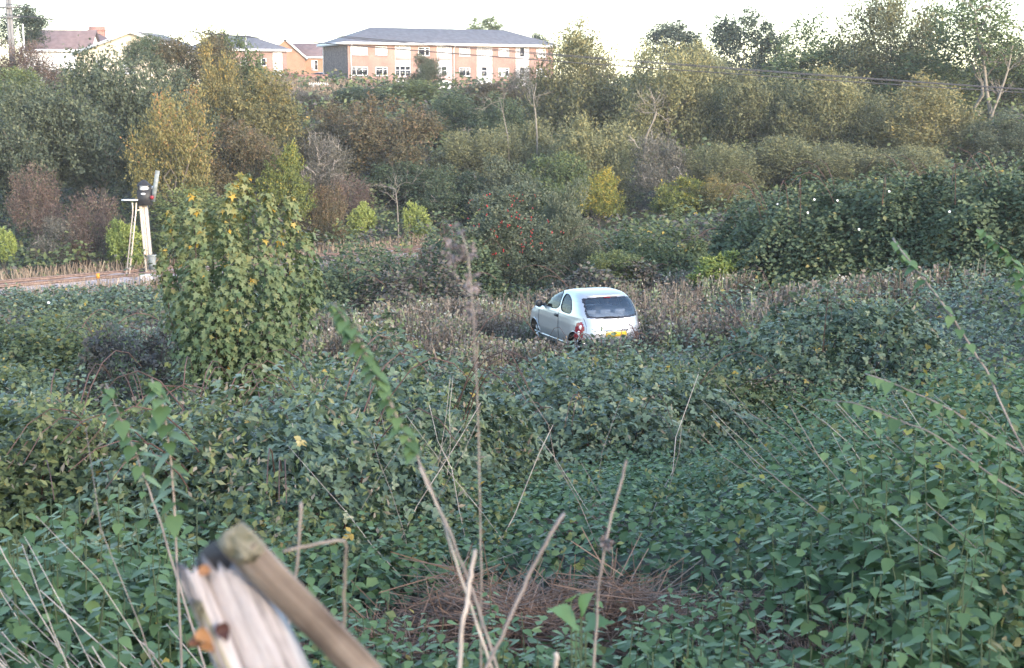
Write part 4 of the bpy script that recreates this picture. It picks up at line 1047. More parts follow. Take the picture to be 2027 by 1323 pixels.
MOUNDS = [  # label, px, top row, distance, rx, ry, leaf material, leaf size
 ('round leaved bramble mound in front of the meadow, between sycamore and car', 770, 722, 12.0, 1.4, 1.6, M_bram, .115),
 ('bramble thicket spilling down into the nettle hollow below the car', 1190, 745, 16.5, 2.0, 2.6, M_bram, .12),
 ('yellowish leafy bramble mound between the hollow and the tall bramble heap', 1330, 752, 18.5, 1.8, 2.2, M_bramy, .12),
 ('tall bramble heap with yellowing leaves beside the hollow', 1620, 608, 20.0, 2.0, 1.9, M_bram, .13),
 ('bramble mound behind the leaning fence post', 560, 812, 9.0, 1.3, 1.6, M_bram, .105),
 ('low bramble heap at the foot of the sycamore', 330, 822, 10.0, 1.2, 1.6, M_bramy, .105),
 ('mixed bramble heap under the tall leafy stalks', 60, 840, 9.5, 1.2, 1.7, M_bramy, .10),
 ('purple brown scrub patch beside the sycamore', 270, 650, 21.0, 1.1, 1.0, M_purp, .11),
 ('bramble bush covering the car bumper', 1205, 672, 30.4, .8, .45, M_bram, .12),
 ('purplish bramble bush leaning on the car tail', 1278, 655, 31.2, .45, .4, M_purp, .10),
 ('sprawling brambles in front of the rails beyond the meadow', 700, 528, 47.0, 3.2, 2.4, M_bramd, .15),
 ('dark bramble mound in front of the rose bush', 900, 478, 49.5, 2.0, 1.8, M_bramd, .15),
 ('purple brown scrub beyond the meadow and car', 830, 545, 45.0, 2.4, 1.8, M_purp, .15),
 ('bramble mound behind the grey green shrub', 1290, 470, 52.0, 3.0, 2.4, M_bramy, .15),
 ('purple scrub heap beyond the car roof', 1190, 540, 44.0, 2.6, 1.5, M_purp, .15),
 ('low toe of the bramble bank sloping to the meadow', 1490, 425, 46.0, 1.6, 2.2, M_bramd, .15),
 ('bramble bank below the slender willow', 1590, 384, 43.0, 2.6, 3.0, M_bramd, .145),
 ('bramble bank below the pale stemmed willow', 1740, 366, 41.5, 2.7, 3.1, M_bramd, .145),
 ('bramble bank below the spreading yellow willow', 1900, 358, 40.0, 2.7, 3.2, M_bramd, .145),
 ('bramble bank below the dusky olive shrub', 2070, 344, 39.0, 2.8, 3.2, M_bramd, .145),
 ('brambles spread below the rails in the sunk field', 110, 578, 50.0, 9, 3.5, M_bram, .16),
 ('dark bramble hump beside the foot of the sycamore', 95, 655, 26.0, 2.0, 2.4, M_bramy, .12),
]
mnoise1, mnoise2 = Noise(21, 1.3, 10), Noise(22, .45, 10)
znoise_m = Noise(23, .9, 10)
M_sprig = leafmat('leaves_weed_sprigs', [(0, (.06, .075, .035)), (.4, (.11, .15, .06)), (.65, (.17, .20, .08)), (.8, (.20, .165, .12)), (1, (.30, .24, .17))])
for i, (lb_, px, top, d, rx, ry, mt, ls) in enumerate(MOUNDS):
    r = rngf(900 + i)
    c = at(px, top, d); gz = g1(c[0], d); h = max(c[2] - gz, .35)
    area = math.pi * rx * ry * (1 + .9 * h / min(rx, ry))
    ls = ls * (.62 if d < 14 else .72 if d < 24 else .85 if d < 38 else 1.0)
    n = int(area * 1.75 / (ls * ls * (.55 if d < 24 else .27)))
    n = int(n * (.5 if 30 < d < 32 else 1))
    n = min(n, 15000 if d < 14 else 9500 if d < 24 else 14000)
    a_ = r.uniform(0, 6.283, n); ro = np.sqrt(r.random(n)) ** .8 * 1.02
    ex = 1 + .12 * np.sin(a_ * 3 + i) + .08 * np.sin(a_ * 5 + 2 * i)
    x = c[0] + np.cos(a_) * ro * rx * ex; y = d + np.sin(a_) * ro * ry * ex
    p2 = np.stack([x, y], 1)
    prof_ = np.clip(1 - ro ** 1.9, 0, 1) ** (.85 if d < 30 else .7)
    lump = 1 + (.16 if d < 30 else .26) * mnoise1(p2 * (1 if d < 30 else .7)) + .10 * mnoise2(p2)
    gz_ = ground(x, y)
    hh = (h * prof_) * lump + .1
    dep = r.exponential(.11 + .04 * d / 20, n)
    z = gz_ + np.maximum(hh - dep, .04)
    slope = np.stack([np.cos(a_) * ro ** 1.4 * h / rx * 1.6, np.sin(a_) * ro ** 1.4 * h / ry * 1.6, np.ones(n)], 1)
    nv = norm(norm(slope) * .9 + r.normal(size=(n, 3)) * .38)
    dn = norm(slope * [1, 1, -.15] * .6 + r.normal(size=(n, 3)) * [.9, .9, .3])
    tone = np.clip(.42 + .12 * mnoise2(p2) + r.normal(size=n) * .17 + (r.random(n) < .012) * .5, 0, 1)
    k = ~in_car(x, y, .04)
    v, f_, aa = scatter(LEAF_B if d < 24 else LEAF2, np.stack([x, y, z], 1)[k], dn[k], nv[k], (ls * (1.3 if d < 24 else 1.0)) * r.uniform(.6, 1.25, k.sum()), tone[k])
    base = (c[0], d, gz)
    t = thing('bramble_bush', lb_, 'bramble', base)
    fo = ob('foliage', mesh_np('foliage', v - np.array(base), f_, tone=aa, mat=mt), t); fo['kind'] = 'stuff'
    if d < 24:
        q_ = r.choice(n, n // 2); sh = r.normal(size=(len(q_), 3)) * [.03, .03, 0] + np.stack([np.zeros(len(q_)), np.zeros(len(q_)), r.uniform(.0, .14, len(q_))], 1)
        sel_ = znoise_m(p2[q_]) > -.1; q_, sh = q_[sel_], sh[sel_]
        if len(q_):
            P3 = np.stack([x, y, gz_ + hh], 1)[q_] + sh
            v, f_, aa = scatter(LEAFW, P3, norm(r.normal(size=(len(q_), 3)) + [0, 0, .5]), r.normal(size=(len(q_), 3)) + [0, -.3, .6], r.uniform(.03, .075, len(q_)), np.clip(r.normal(.58, .2, len(q_)), 0, 1))
            fo = ob('weed_sprigs', mesh_np('weed_sprigs', v - np.array(base), f_, tone=aa, mat=M_sprig), t); fo['kind'] = 'stuff'
    b = MB()
    for _ in range(int(14 if d < 25 else 8)):
        th = r.uniform(0, 6.283); ro_ = r.uniform(.2, .8); o_ = np.array([c[0] + math.cos(th) * rx * ro_ * .5, d + math.sin(th) * ry * ro_ * .5, gz])
        e_ = np.array([c[0] + math.cos(th) * rx * 1.05, d + math.sin(th) * ry * 1.05, gz + h * .35])
        s_ = np.linspace(0, 1, 8)[:, None]; Pc = o_ + (e_ - o_) * s_; Pc[:, 2] += (h * r.uniform(.7, 1.08)) * np.sin(s_[:, 0] * 2.4) ** 1
        b.tube(Pc, np.linspace(.007, .003, 8) * (1 if d < 25 else 2), 4, cap=False)
    b.build('canes', M_cane, t)

# ------------------------------------------------------------------ ground cover: nettles, scrub, dry meadow (uncountable)
znoise, znoise2 = Noise(31, 6.0, 10), Noise(32, 2.5, 10)
BPC = [(0.1, 6.1, 1.05, .62), (0.45, 9.2, .42, .26), (1.25, 5.15, .35, .4)]
def in_brown(x, y, m=1.0):
    w = .18 * Noise(41, .6, 8)(np.stack([x, y], 1))
    o = np.zeros(len(x), bool)
    for cx_, cy_, a_, b_ in BPC: o |= (((x - cx_) / a_) ** 2 + ((y - cy_) / b_) ** 2) < (m + w)
    return o
def nettle_h(x, y):
    return .5 + np.clip((x - .15 * y) / (.15 * y), 0, 1) * np.clip((y - 3.5) / 7.0, .05, .55) + .28 * np.clip((-x - .6) / 1.2, 0, 1) * (y < 8)
def pts(r, y0, y1, dens, xm=.42, xb=1.6):
    n = int(dens * (y1 - y0) * (xm * (y0 + y1) + 2 * xb)); y = r.uniform(y0, y1, n); x = r.uniform(-1, 1, n) * (xm * y + xb)
    return x, y
def is_nettle(x, y):
    z_ = znoise2(np.stack([x, y], 1)) * .7
    near = y < 5.6 + z_ * .5
    mid = (y < 10.5 + z_) & (x > -.75 + .3 * z_)
    right = (y < 13 + z_) & (x > 1.0 + .0 * y)
    hol = (np.abs(x - (0.2 + (y - 9) * .33)) < 1.0 + .5 * z_) & (y < 19)
    return near | mid | right | hol
def is_dry(x, y):
    z_ = znoise(np.stack([x, y], 1)) * .25
    return ((((x + 1.0) / 6.5) ** 2 + ((y - 37) / 7.0) ** 2) < 1 + z_) | ((((x - 7.0) / 3.8) ** 2 + ((y - 32) / 2.2) ** 2) < 1 + z_) | ((((x - 3.5) / 4.0) ** 2 + ((y - 42) / 3.5) ** 2) < 1 + z_)

def nettle_sets(r, x, y, H, det, nodes):
    n = len(x); g = ground(x, y); lean = r.normal(size=(n, 2)) * .10
    S = []
    if (H > .75).any() and nodes < 9:
        k = H > .75
        S.append(nettle_sets(r, x[k], y[k], H[k], det, 9)); x, y, H, g, lean = x[~k], y[~k], H[~k], g[~k], lean[~k]; n = len(x)
    a0 = r.uniform(0, 6.283, n); lt = np.clip(.42 + .13 * znoise2(np.stack([x, y], 1)) + r.normal(size=n) * .1, 0, 1)
    for k in range(nodes):
        f = (.35 if nodes < 9 else .25) + (.65 if nodes < 9 else .75) * (k + .5) / nodes
        sz = (.9 if det != 'mid' else .82) * (.088 - .045 * max(0, f - .62) / .38) * (1 if det != 'lo' else 1.45)
        for s_ in (0, 1):
            an = a0 + k * 1.571 + s_ * 3.1416 + r.normal(size=n) * .25
            p = np.stack([x + lean[:, 0] * H * f, y + lean[:, 1] * H * f, g + H * f], 1)
            o = np.stack([np.cos(an), np.sin(an), np.full(n, -.42 + .6 * max(0, f - .75) * 2)], 1) + r.normal(size=(n, 3)) * .16
            p = p + o * [1, 1, 0] * .02
            nr_ = norm(np.array([0, 0, 1.0]) + np.stack([np.cos(an), np.sin(an), np.zeros(n)], 1) * .25 + r.normal(size=(n, 3)) * .2)
            tn = np.clip(lt + .12 * (f - .6) + r.normal(size=n) * .17 + (r.random(n) < .006) * .6, 0, 1)
            S.append(scatter(LEAF_N if det == 'hi' else LEAF_R if det == 'mid' else LEAF2, p, o, nr_, sz * r.uniform(.55, 1.25, n), tn))
    return joinset(S)

def stuff(name, label, sets, mat):
    v, t, a = joinset(sets)
    o = ob(name, mesh_np(name, v, t, tone=a, mat=mat)); o['kind'] = 'stuff'; o['label'] = label
    return o

r = rngf(700)
ns_, mixw = [], []
for y0, y1, de, det, nodes in ((1.6, 4.2, 60, 'hi', 6), (4.2, 11, 62, 'mid', 5), (11, 19, 34, 'lo', 4)):
    x, y = pts(r, y0, y1, de)
    k = is_nettle(x, y) & ~in_brown(x, y, 1.15) & ~((np.abs(x + .42) < .32) & (y < 2.6)) & ~((y < 2.3) & (x < .35))
    x, y = x[k], y[k]
    w_ = (r.random(len(x)) < .2) & (znoise2(np.stack([x, y], 1) * 1.9) > -.1)
    if w_.any():
        xw, yw = np.repeat(x[w_], 26), np.repeat(y[w_], 26); nw = len(xw); hw_ = np.repeat(nettle_h(x[w_], y[w_]) * r.uniform(.8, 1.15, w_.sum()), 26)
        pw = np.stack([xw, yw, ground(xw, yw) + hw_ * r.uniform(.45, 1.0, nw)], 1) + r.normal(size=(nw, 3)) * [.05, .05, .02]
        mixw.append(scatter(LEAF2, pw, norm(r.normal(size=(nw, 3)) + [0, 0, .1]), norm(r.normal(size=(nw, 3)) * .6 + [0, 0, 1]), r.uniform(.02, .055, nw), np.clip(r.normal(.55, .2, nw), 0, 1)))
    x, y = x[~w_], y[~w_]
    ns_.append(nettle_sets(r, x, y, nettle_h(x, y) * r.uniform(.72, 1.12, len(x)), det, nodes))
stuff('mixed_weeds', 'small leaved yellow green weeds growing among the nettles', mixw, M_bramy)
stuff('nettle_bed', 'dense bed of green nettles filling the near slope and hollow', ns_, M_nettle)

# scrub layer everywhere else, coarser with distance
LAY = {'b': [], 'd': [], 'y': [], 'p': [], 'h': []}
for y0, y1, dens, ls, tp in ((5, 12, 480, .062, LEAF_R), (12, 22, 210, .08, LEAF2), (22, 36, 125, .105, LEAF2), (36, 62, 52, .16, LEAF2), (62, 100, 24, .26, LEAF2), (100, 172, 9, .42, LEAF2)):
    x, y = pts(r, y0, y1, dens, .40, 2.5)
    off_ = np.abs(track_off(x, y))
    k = ~is_nettle(x, y) & ~in_brown(x, y) & ~in_car(x, y, .1) & ((off_ > 3.0) | (r.random(len(x)) < .06 * (off_ > 1.9)) | (((x - TR0[0]) * TRD[0] + (y - TR0[1]) * TRD[1]) > 44))
    k &= ~(is_dry(x, y) & (r.random(len(x)) < .55))
    k &= ~((y > 150) & (np.abs(x + 6) < 18))
    x, y = x[k], y[k]; n = len(x); p2 = np.stack([x, y], 1)
    top = np.clip(.36 + .2 * znoise2(p2) + .14 * mnoise1(p2) + .08 * mnoise2(p2), .08, 1.0) * (1 if y0 < 62 else 2.4)
    top = np.where(is_dry(x, y), top * .6, top)
    # keep the weeds beside the car low
    nearcar = np.exp(-(((x - 1.0) / 2.4) ** 2 + ((y - 34) / 3.4) ** 2)); top = top * (1 - .55 * nearcar)
    z = ground(x, y) + np.maximum(top - r.exponential(.14, n), .03)
    nv = norm(np.array([0, -.15, 1.0]) + r.normal(size=(n, 3)) * .45); dn = norm(r.normal(size=(n, 3)) * [1, 1, .45] + [0, -.2, 0])
    tone = np.clip(.42 + .14 * mnoise2(p2) + r.normal(size=n) * .17 + (r.random(n) < .012) * .5, 0, 1)
    zn = znoise(p2) + .5 * znoise2(p2) + r.normal(size=n) * .12
    cls = np.where(zn > .55, 'y', np.where(zn < -.62, 'p', np.where(y > 38, 'd', 'b')))
    cls = np.where(y > 62, np.where(zn > -.15, 'h', np.where(zn < -.7, 'p', 'd')), cls)
    for c_ in LAY:
        m_ = cls == c_
        if m_.any(): LAY[c_].append(scatter(tp, np.stack([x, y, z], 1)[m_], dn[m_], nv[m_], ls * r.uniform(.6, 1.3, m_.sum()), tone[m_]))
stuff('bramble_undergrowth', 'low bramble undergrowth carpeting the hollow', LAY['b'], M_bram)
stuff('dark_undergrowth', 'dark low bramble cover of the far field and slope', LAY['d'], M_bramd)
stuff('yellowish_undergrowth', 'yellow green weeds mixed among the brambles', LAY['y'], M_bramy)
stuff('purplish_undergrowth', 'purple brown faded weeds among the brambles', LAY['p'], M_purp)
stuff('hillside_undergrowth', 'rough weedy cover of the slope below the flats', LAY['h'], M_bramy)

# dry meadow round the car: upright stems with seed heads
T_blade = tpl([(-.028, 0, 0), (.028, 0, 0), (.012, 1, .05), (-.012, 1, .05)], [(0, 1, 2), (0, 2, 3)])
x, y = pts(r, 24, 50, 54, .40, 2)
k = is_dry(x, y) & ~in_car(x, y, .1) & (znoise2(np.stack([x, y], 1)) > -.25); x, y = x[k], y[k]; n = len(x)
Hh = r.uniform(.3, .85, n) * (1 - .45 * np.exp(-(((x - 1.0) / 2.4) ** 2 + ((y - 34) / 3.4) ** 2)))
g = ground(x, y); ax = norm(np.array([0, 0, 1.0]) + r.normal(size=(n, 3)) * .16)
ct = np.clip(.45 + .34 * znoise2(np.stack([x, y], 1) * 1.7) + r.normal(size=n) * .13, 0, .95)
S = [scatter(T_blade, np.stack([x, y, g], 1), ax, r.normal(size=(n, 3)) * [1, 1, .1], Hh, np.clip(ct * .9, 0, 1))]
for k_ in range(7):
    f = r.uniform(.3, 1.05, n)
    p = np.stack([x, y, g], 1) + ax * (Hh * f)[:, None] + r.normal(size=(n, 3)) * .035
    S.append(scatter(LEAF2, p, norm(r.normal(size=(n, 3)) + [0, 0, .6]), r.normal(size=(n, 3)), r.uniform(.05, .11, n), np.clip(ct + r.normal(size=n) * .1 + (r.random(n) < .02) * .4, 0, 1)))
stuff('dry_meadow', 'faded brown and pink seed headed weeds around the car', S, M_dry)

# brown patch of cut stems, dry grass by the rails and on the hilltop
T_straw = tpl([(-.010, 0, 0), (.010, 0, 0), (.006, 1, .08), (-.006, 1, .08)], [(0, 1, 2), (0, 2, 3)])
M_cut = leafmat('cut_brown_stems', [(0, (.07, .042, .028)), (.4, (.15, .088, .06)), (.8, (.25, .155, .105)), (1, (.38, .27, .19))], trans=.1)
for lb_, (cx_, cy_, a_, b_), n, L_, w_ in (('heap of dead brown cut stems lying in the nettles', BPC[0], 15000, .26, .5), ('small mound of dry brown clippings in the hollow', BPC[1], 5000, .12, .5), ('brown dead stalks among the near nettles', BPC[2], 2500, .28, .5)):
    x = cx_ + r.normal(size=n) * a_ * .46; y = cy_ + r.normal(size=n) * b_ * .46
    hm = (.27 if n > 9000 else .13) * np.exp(-(((x - cx_) / a_) ** 2 + ((y - cy_) / b_) ** 2)) * (1 + .5 * mnoise2(np.stack([x, y], 1)))
    p = np.stack([x, y, ground(x, y) + r.random(n) * (hm + .06)], 1)
    v, f_, a = scatter(T_straw, p, norm(r.normal(size=(n, 3)) * [1, 1, .28]), norm(r.normal(size=(n, 3)) + [0, -.4, 1]), L_ * r.uniform(.4, 1.3, n), np.clip(.42 + r.normal(size=n) * .2, 0, 1))
    o = ob('dead_stem_heap', mesh_np('dead_stem_heap', v, f_, tone=a, mat=M_cut)); o['kind'] = 'stuff'; o['label'] = lb_
S = []
n = 9000
s_ = r.uniform(-12, 30, n); o_ = np.where(r.random(n) < .5, r.normal(-3.0, .4, n), r.normal(3.4, .7, n))
x = TR0[0] + TRD[0] * s_ + TRN[0] * o_; y = TR0[1] + TRD[1] * s_ + TRN[1] * o_
S.append(scatter(T_blade, np.stack([x, y, ground(x, y)], 1), norm(np.array([0, 0, 1.]) + r.normal(size=(n, 3)) * .25), r.normal(size=(n, 3)) * [1, 1, .1], r.uniform(.3, .8, n), np.clip(r.normal(.5, .2, n), 0, 1)))
n = 5000
x = r.uniform(-27, -16, n); y = r.uniform(128, 142, n)
S.append(scatter(T_blade, np.stack([x, y, ground(x, y)], 1), norm(np.array([0, 0, 1.]) + r.normal(size=(n, 3)) * .2), r.normal(size=(n, 3)) * [1, 1, .1], r.uniform(.7, 1.4, n), np.clip(r.normal(.35, .2, n), 0, 1)))
stuff('dry_grass', 'tall dry grass along the rails and at the hilltop', S, M_drygrass)

# ------------------------------------------------------------------ nettle plants near enough to tell apart
NTONE = (.25, .38, .5, .62, .8)
NLM = [mesh_np('nettle_leaf', LEAF_N[0], LEAF_N[1], tone=np.full(len(LEAF_N[0]), t_), mat=M_nettle, smooth=False) for t_ in NTONE]
r = rngf(811)
def inframe(p):
    d = np.array(p) - [0, 0, EYE]; f_ = d[1] * CP - d[2] * SP; u_ = d[0] / f_ * F + CX; v_ = CY - (d[1] * SP + d[2] * CP) / f_ * F
    return 10 < u_ < 2017 and 10 < v_ < 1330
cand = []
while len(cand) < 290:
    y = r.uniform(2.1, 6.6); x = r.uniform(-.40, .40) * y + r.normal() * .1
    if y < 2.7 and x < .5: continue
    if in_brown(np.array([x]), np.array([y]))[0]: continue
    H_ = float(nettle_h(np.array([x]), np.array([y]))[0]) * r.uniform(.9, 1.2)
    g = g1(x, y)
    if inframe((x, y, g + H_)): cand.append((y, x, g, H_))
cand.sort()
def nettle_frame(r, H_, nodes=6):
    out = []
    ln = r.normal(size=2) * .09; a0 = r.uniform(0, 6.28)
    top = np.array([ln[0] * H_, ln[1] * H_, H_])
    for k in range(nodes):
        f = .38 + .62 * (k + .6) / nodes; sz = (.102 - .05 * max(0, f - .6) / .4) * r.uniform(.85, 1.15)
        for s_ in (0, 1):
            an = a0 + k * 1.571 + s_ * 3.1416 + r.normal() * .2
            o = np.array([math.cos(an), math.sin(an), -.45 + .75 * max(0, f - .72)]) + r.normal(size=3) * .13
            out.append((top * f + o * [.02, .02, 0], o, norm(np.array([math.cos(an) * .25, math.sin(an) * .25, 1.]) + r.normal(size=3) * .15), sz))
    return top, out
PROTO = []
for q_ in range(8):
    rq = rngf(60 + q_); top, lv = nettle_frame(rq, 1.0, 8)
    st = MB().tube(limb(rq, (0, 0, -.05), top, 4, .01), np.linspace(.005, .0025, 4), 5).mesh('stem', M_stem)
    v, t_, a = scatter(LEAF_N, [l[0] for l in lv], [l[1] for l in lv], [l[2] for l in lv], [l[3] * 1.15 for l in lv], np.clip(rq.normal(.5, .13, len(lv)), 0, 1))
    PROTO.append((st, mesh_np('foliage', v, t_, tone=a, mat=M_nettle)))
for i, (y, x, g, H_) in enumerate(cand):
    if i < 70:
        t = thing('nettle_plant', 'broad leaved nettle plant at the front of the nettle bed', 'nettle', (x, y, g), 'nettles at the front of the bed')
        top, lv = nettle_frame(r, H_, max(6, int(H_ * 9.5)))
        MB().tube(limb(r, np.array([x, y, g - .05]), np.array([x, y, g]) + top, 4, .01), np.linspace(.005, .0025, 4), 5).build('stem', M_stem, t)
        for (p, o, n_, s_) in lv:
            q = ob('leaf', NLM[int(np.clip(r.normal(2, 1.0), 0, 4))], t); q.matrix_local = orient(p, o, n_, s_)
    else:
        t = thing('nettle_plant', 'nettle plant further back in the nettle bed', 'nettle', (x, y, g), 'nettles further back in the bed')
        st, fo = PROTO[i % 8]; sc = H_
        t.scale = (min(1.0, sc * 1.25),) * 2 + (sc,); t.rotation_euler = (0, 0, r.uniform(0, 6.28))
        ob('stem', st, t); q = ob('foliage', fo, t)

# ------------------------------------------------------------------ small hatchback car
SLZ = np.array([  # z, rear y, front y, half width, corner exponent
 (.20, -1.64, 1.88, .76, 5.4), (.34, -1.71, 1.97, .82, 5.2), (.50, -1.735, 1.99, .845, 5.2), (.62, -1.73, 1.96, .852, 5.0), (.78, -1.69, 1.88, .848, 5.0), (.90, -1.645, 1.66, .838, 4.8),
 (.97, -1.615, 1.30, .825, 4.9), (1.02, -1.59, 1.08, .81, 5.0), (1.10, -1.545, .95, .788, 5.0), (1.20, -1.475, .77, .756, 5.0), (1.30, -1.385, .55, .715, 5.0), (1.38, -1.285, .34, .672, 4.8),
 (1.44, -1.17, .14, .625, 4.4), (1.48, -1.07, -.02, .575, 4.0), (1.51, -.94, -.16, .50, 3.6), (1.53, -.80, -.32, .38, 3.2), (1.54, -.62, -.46, .16, 2.5)])
def car_par(z):
    return [np.interp(z, SLZ[:, 0], SLZ[:, k]) for k in (1, 2, 3, 4)]
def side_x(y, z):
    yr, yf, hw, n = car_par(z); yc, hl = (yr + yf) / 2, (yf - yr) / 2
    return hw * np.clip(1 - np.abs((y - yc) / hl) ** n, 0, 1) ** (1 / n)
def rear_y(x, z):
    yr, yf, hw, n = car_par(z); yc, hl = (yr + yf) / 2, (yf - yr) / 2
    return yc - hl * np.clip(1 - np.abs(x / hw) ** n, 0, 1) ** (1 / n)
def front_y(x, z):
    yr, yf, hw, n = car_par(z); yc, hl = (yr + yf) / 2, (yf - yr) / 2
    return yc + hl * np.clip(1 - np.abs(x / hw) ** n, 0, 1) ** (1 / n)
def inpoly(px, py, poly):
    c = np.zeros(len(px), bool); n = len(poly)
    for i in range(n):
        (x0, y0), (x1, y1) = poly[i], poly[(i + 1) % n]
        k = ((y0 > py) != (y1 > py)) & (px < (x1 - x0) * (py - y0) / (y1 - y0 + 1e-12) + x0)
        c ^= k
    return c
def rounded(poly, k=2):
    P = np.array(poly, float)
    for _ in range(k):
        Q = []
        for i in range(len(P)):
            a, b = P[i], P[(i + 1) % len(P)]; Q += [a * .8 + b * .2, a * .2 + b * .8]
        P = np.array(Q)
    return P

def build_car(label, loc, rotz, body_mat, group=None, pitch=0.0, roll=0.0, fine=1.0):
    root = thing('car', label, 'car', loc)
    root['_base'] = (0, 0, 0)
    root.rotation_mode = 'ZYX'; root.rotation_euler = (pitch, roll, rotz)
    zs = np.concatenate([np.linspace(.20, .9, int(40 * fine)), np.linspace(.9, 1.44, int(52 * fine))[1:], np.linspace(1.44, 1.54, int(22 * fine))[1:]])
    NP = int(64 * fine)
    V = []
    for z in zs:
        yr, yf, hw, n = car_par(z); yc, hl = (yr + yf) / 2, (yf - yr) / 2
        th = np.linspace(0, math.pi / 2, 900); X = hw * np.cos(th) ** (2 / n); Y = hl * np.sin(th) ** (2 / n)
        s = np.concatenate([[0], np.cumsum(np.hypot(np.diff(X), np.diff(Y)))]); q = np.linspace(0, s[-1], NP + 1)
        qx, qy = np.interp(q, s, X), np.interp(q, s, Y)
        lx = np.concatenate([qx[:-1], -qx[::-1][:-1], -qx[:-1], qx[::-1][:-1]]); ly = np.concatenate([qy[:-1], qy[::-1][:-1], -qy[:-1], -qy[::-1][:-1]])
        # slightly hollow door sides, flared shoulder line
        sw = 1 - .012 * np.exp(-((z - .62) / .12) ** 2) * (np.abs(ly / hl) < .6)
        V.append(np.stack([lx * sw, ly + yc, np.full(len(lx), z)], 1))
    M = 4 * NP; V = np.array(V)
    # gently bowed roof
    Vf = V.reshape(-1, 3).copy()
    i = np.arange(len(zs) - 1)[:, None] * M + np.arange(M)[None]
    j = np.arange(len(zs) - 1)[:, None] * M + (np.arange(M)[None] + 1) % M
    Q = np.stack([i, j, j + M, i + M], -1).reshape(-1, 4)
    top = len(Vf); Vf = np.concatenate([Vf, [[0, -.54, 1.542]]])
    lastr = (len(zs) - 1) * M + np.arange(M); T = np.stack([lastr, np.roll(lastr, -1), np.full(M, top)], 1)
    C = Vf[Q].mean(1); cx_, cy_, cz_ = C.T
    nrm = np.cross(Vf[Q[:, 1]] - Vf[Q[:, 0]], Vf[Q[:, 3]] - Vf[Q[:, 0]]); nrm = norm(nrm)
    side = np.abs(nrm[:, 0]) > .62
    door_w = rounded([(.86, 1.035), (.66, 1.20), (.36, 1.375), (.10, 1.435), (-.20, 1.44), (-.27, 1.02)])
    quar_w = rounded([(-.36, 1.02), (-.30, 1.42), (-.55, 1.41), (-.78, 1.33), (-.93, 1.18), (-.97, 1.07), (-.90, 1.01)])
    rear_w = rounded([(-.68, .985), (-.745, 1.05), (-.67, 1.30), (-.59, 1.415), (.59, 1.415), (.67, 1.30), (.745, 1.05), (.68, .985), (.0, .94)])
    frit = rounded([(-.56, 1.02), (-.62, 1.08), (-.58, 1.32), (-.51, 1.39), (.51, 1.39), (.58, 1.32), (.62, 1.08), (.56, 1.02), (.0, .98)])
    fron_w = rounded([(-.64, 1.05), (-.52, 1.41), (.52, 1.41), (.64, 1.05)])
    m = np.zeros(len(Q), int)
    is_r, is_f = (~side) & (cy_ < -.9), (~side) & (cy_ > .2)
    wide_r = cy_ < -1.0
    m[(np.abs(nrm[:, 0]) > .35) & inpoly(cy_, cz_, door_w)] = 1
    m[(np.abs(nrm[:, 0]) > .35) & inpoly(cy_, cz_, quar_w)] = 2
    m[is_r & inpoly(cx_, cz_, rear_w)] = 3
    m[is_r & inpoly(cx_, cz_, frit) & (m == 3)] = 4
    m[is_f & inpoly(cx_, cz_, fron_w)] = 5
    m[(cz_ < .66) & (np.abs(cx_) > .55) & ((np.hypot(cy_ - 1.23, cz_ - .29) < .345) | (np.hypot(cy_ + 1.2, cz_ - .29) < .345))] = 9
    tl = rounded([(.735, .50), (.70, .82), (.72, .885), (.79, .85), (.825, .52), (.79, .47)])
    m[(cy_ < -1.22) & (cz_ < 1.0) & inpoly(np.abs(cx_), cz_, tl)] = 6
    def sub(sel, off=0.0):
        q = Q[sel]; u, inv = np.unique(q, return_inverse=True)
        v = Vf[u]
        if off:
            acc = np.zeros_like(Vf); np.add.at(acc, Q.ravel(), np.repeat(nrm, 4, 0)); v = v + norm(acc[u]) * off
        return v, inv.reshape(-1, 4)
    v, q = sub(m == 0); n0 = len(v)
    v = np.concatenate([v, Vf[T].reshape(-1, 3)]); tt = n0 + np.arange(len(T) * 3).reshape(-1, 3)
    ob('body', mesh_np('body', v, tt, q, mat=body_mat, smooth=True), root)
    gl = CARM['glass']
    for k, nm in ((1, 'door_window'), (2, 'quarter_window')):
        for sgn in (-1, 1):
            sel = (m == k) & (np.sign(cx_) == sgn)
            if sel.any(): v, q = sub(sel, -.006); ob(nm, mesh_np(nm, v, quads=q, mat=gl, smooth=True), root)
    v, q = sub(m == 4, -.006); rw = ob('rear_window', mesh_np('rear_window', v, quads=q, mat=CARM['glass_rear'], smooth=True), root)
    v, q = sub(m == 3, -.004); ob('window_border', mesh_np('window_border', v, quads=q, mat=CARM['gloss_black'], smooth=True), rw)
    v, q = sub(m == 5, -.006); ob('windscreen', mesh_np('windscreen', v, quads=q, mat=gl, smooth=True), root)
    for sgn in (-1, 1):
        sel = (m == 6) & (np.sign(cx_) == sgn); v, q = sub(sel, .008); tlo = ob('tail_light', mesh_np('tail_light', v, quads=q, mat=CARM['tail'], smooth=True), root)
        for zz, rr_ in ((.76, .052), (.63, .05)):
            xx = sgn * (.75 if zz > .7 else .775); n_ = np.array([xx * .9, -1.0, .0]); yy = rear_y(xx, zz)
            MB().lathe([(.001, .012), (rr_ * .7, .010), (rr_, .0), (rr_, -.03)], (xx, yy - .012, zz), 18, (sgn * .62, -.78, .05)).build('lamp_lens', CARM['lens'], tlo, (0, 0, 0))
    # seals round the side windows, seams, arch lips
    def side_line(poly, sgn, closed=True):
        P = np.array([[sgn * (side_x(y, z) + .002), y, z] for y, z in poly]); return np.concatenate([P, P[:1]]) if closed else P
    def rear_line(poly, closed=False):
        P = np.array([[x, rear_y(x, z) - .002, z] for x, z in poly]); return np.concatenate([P, P[:1]]) if closed else P
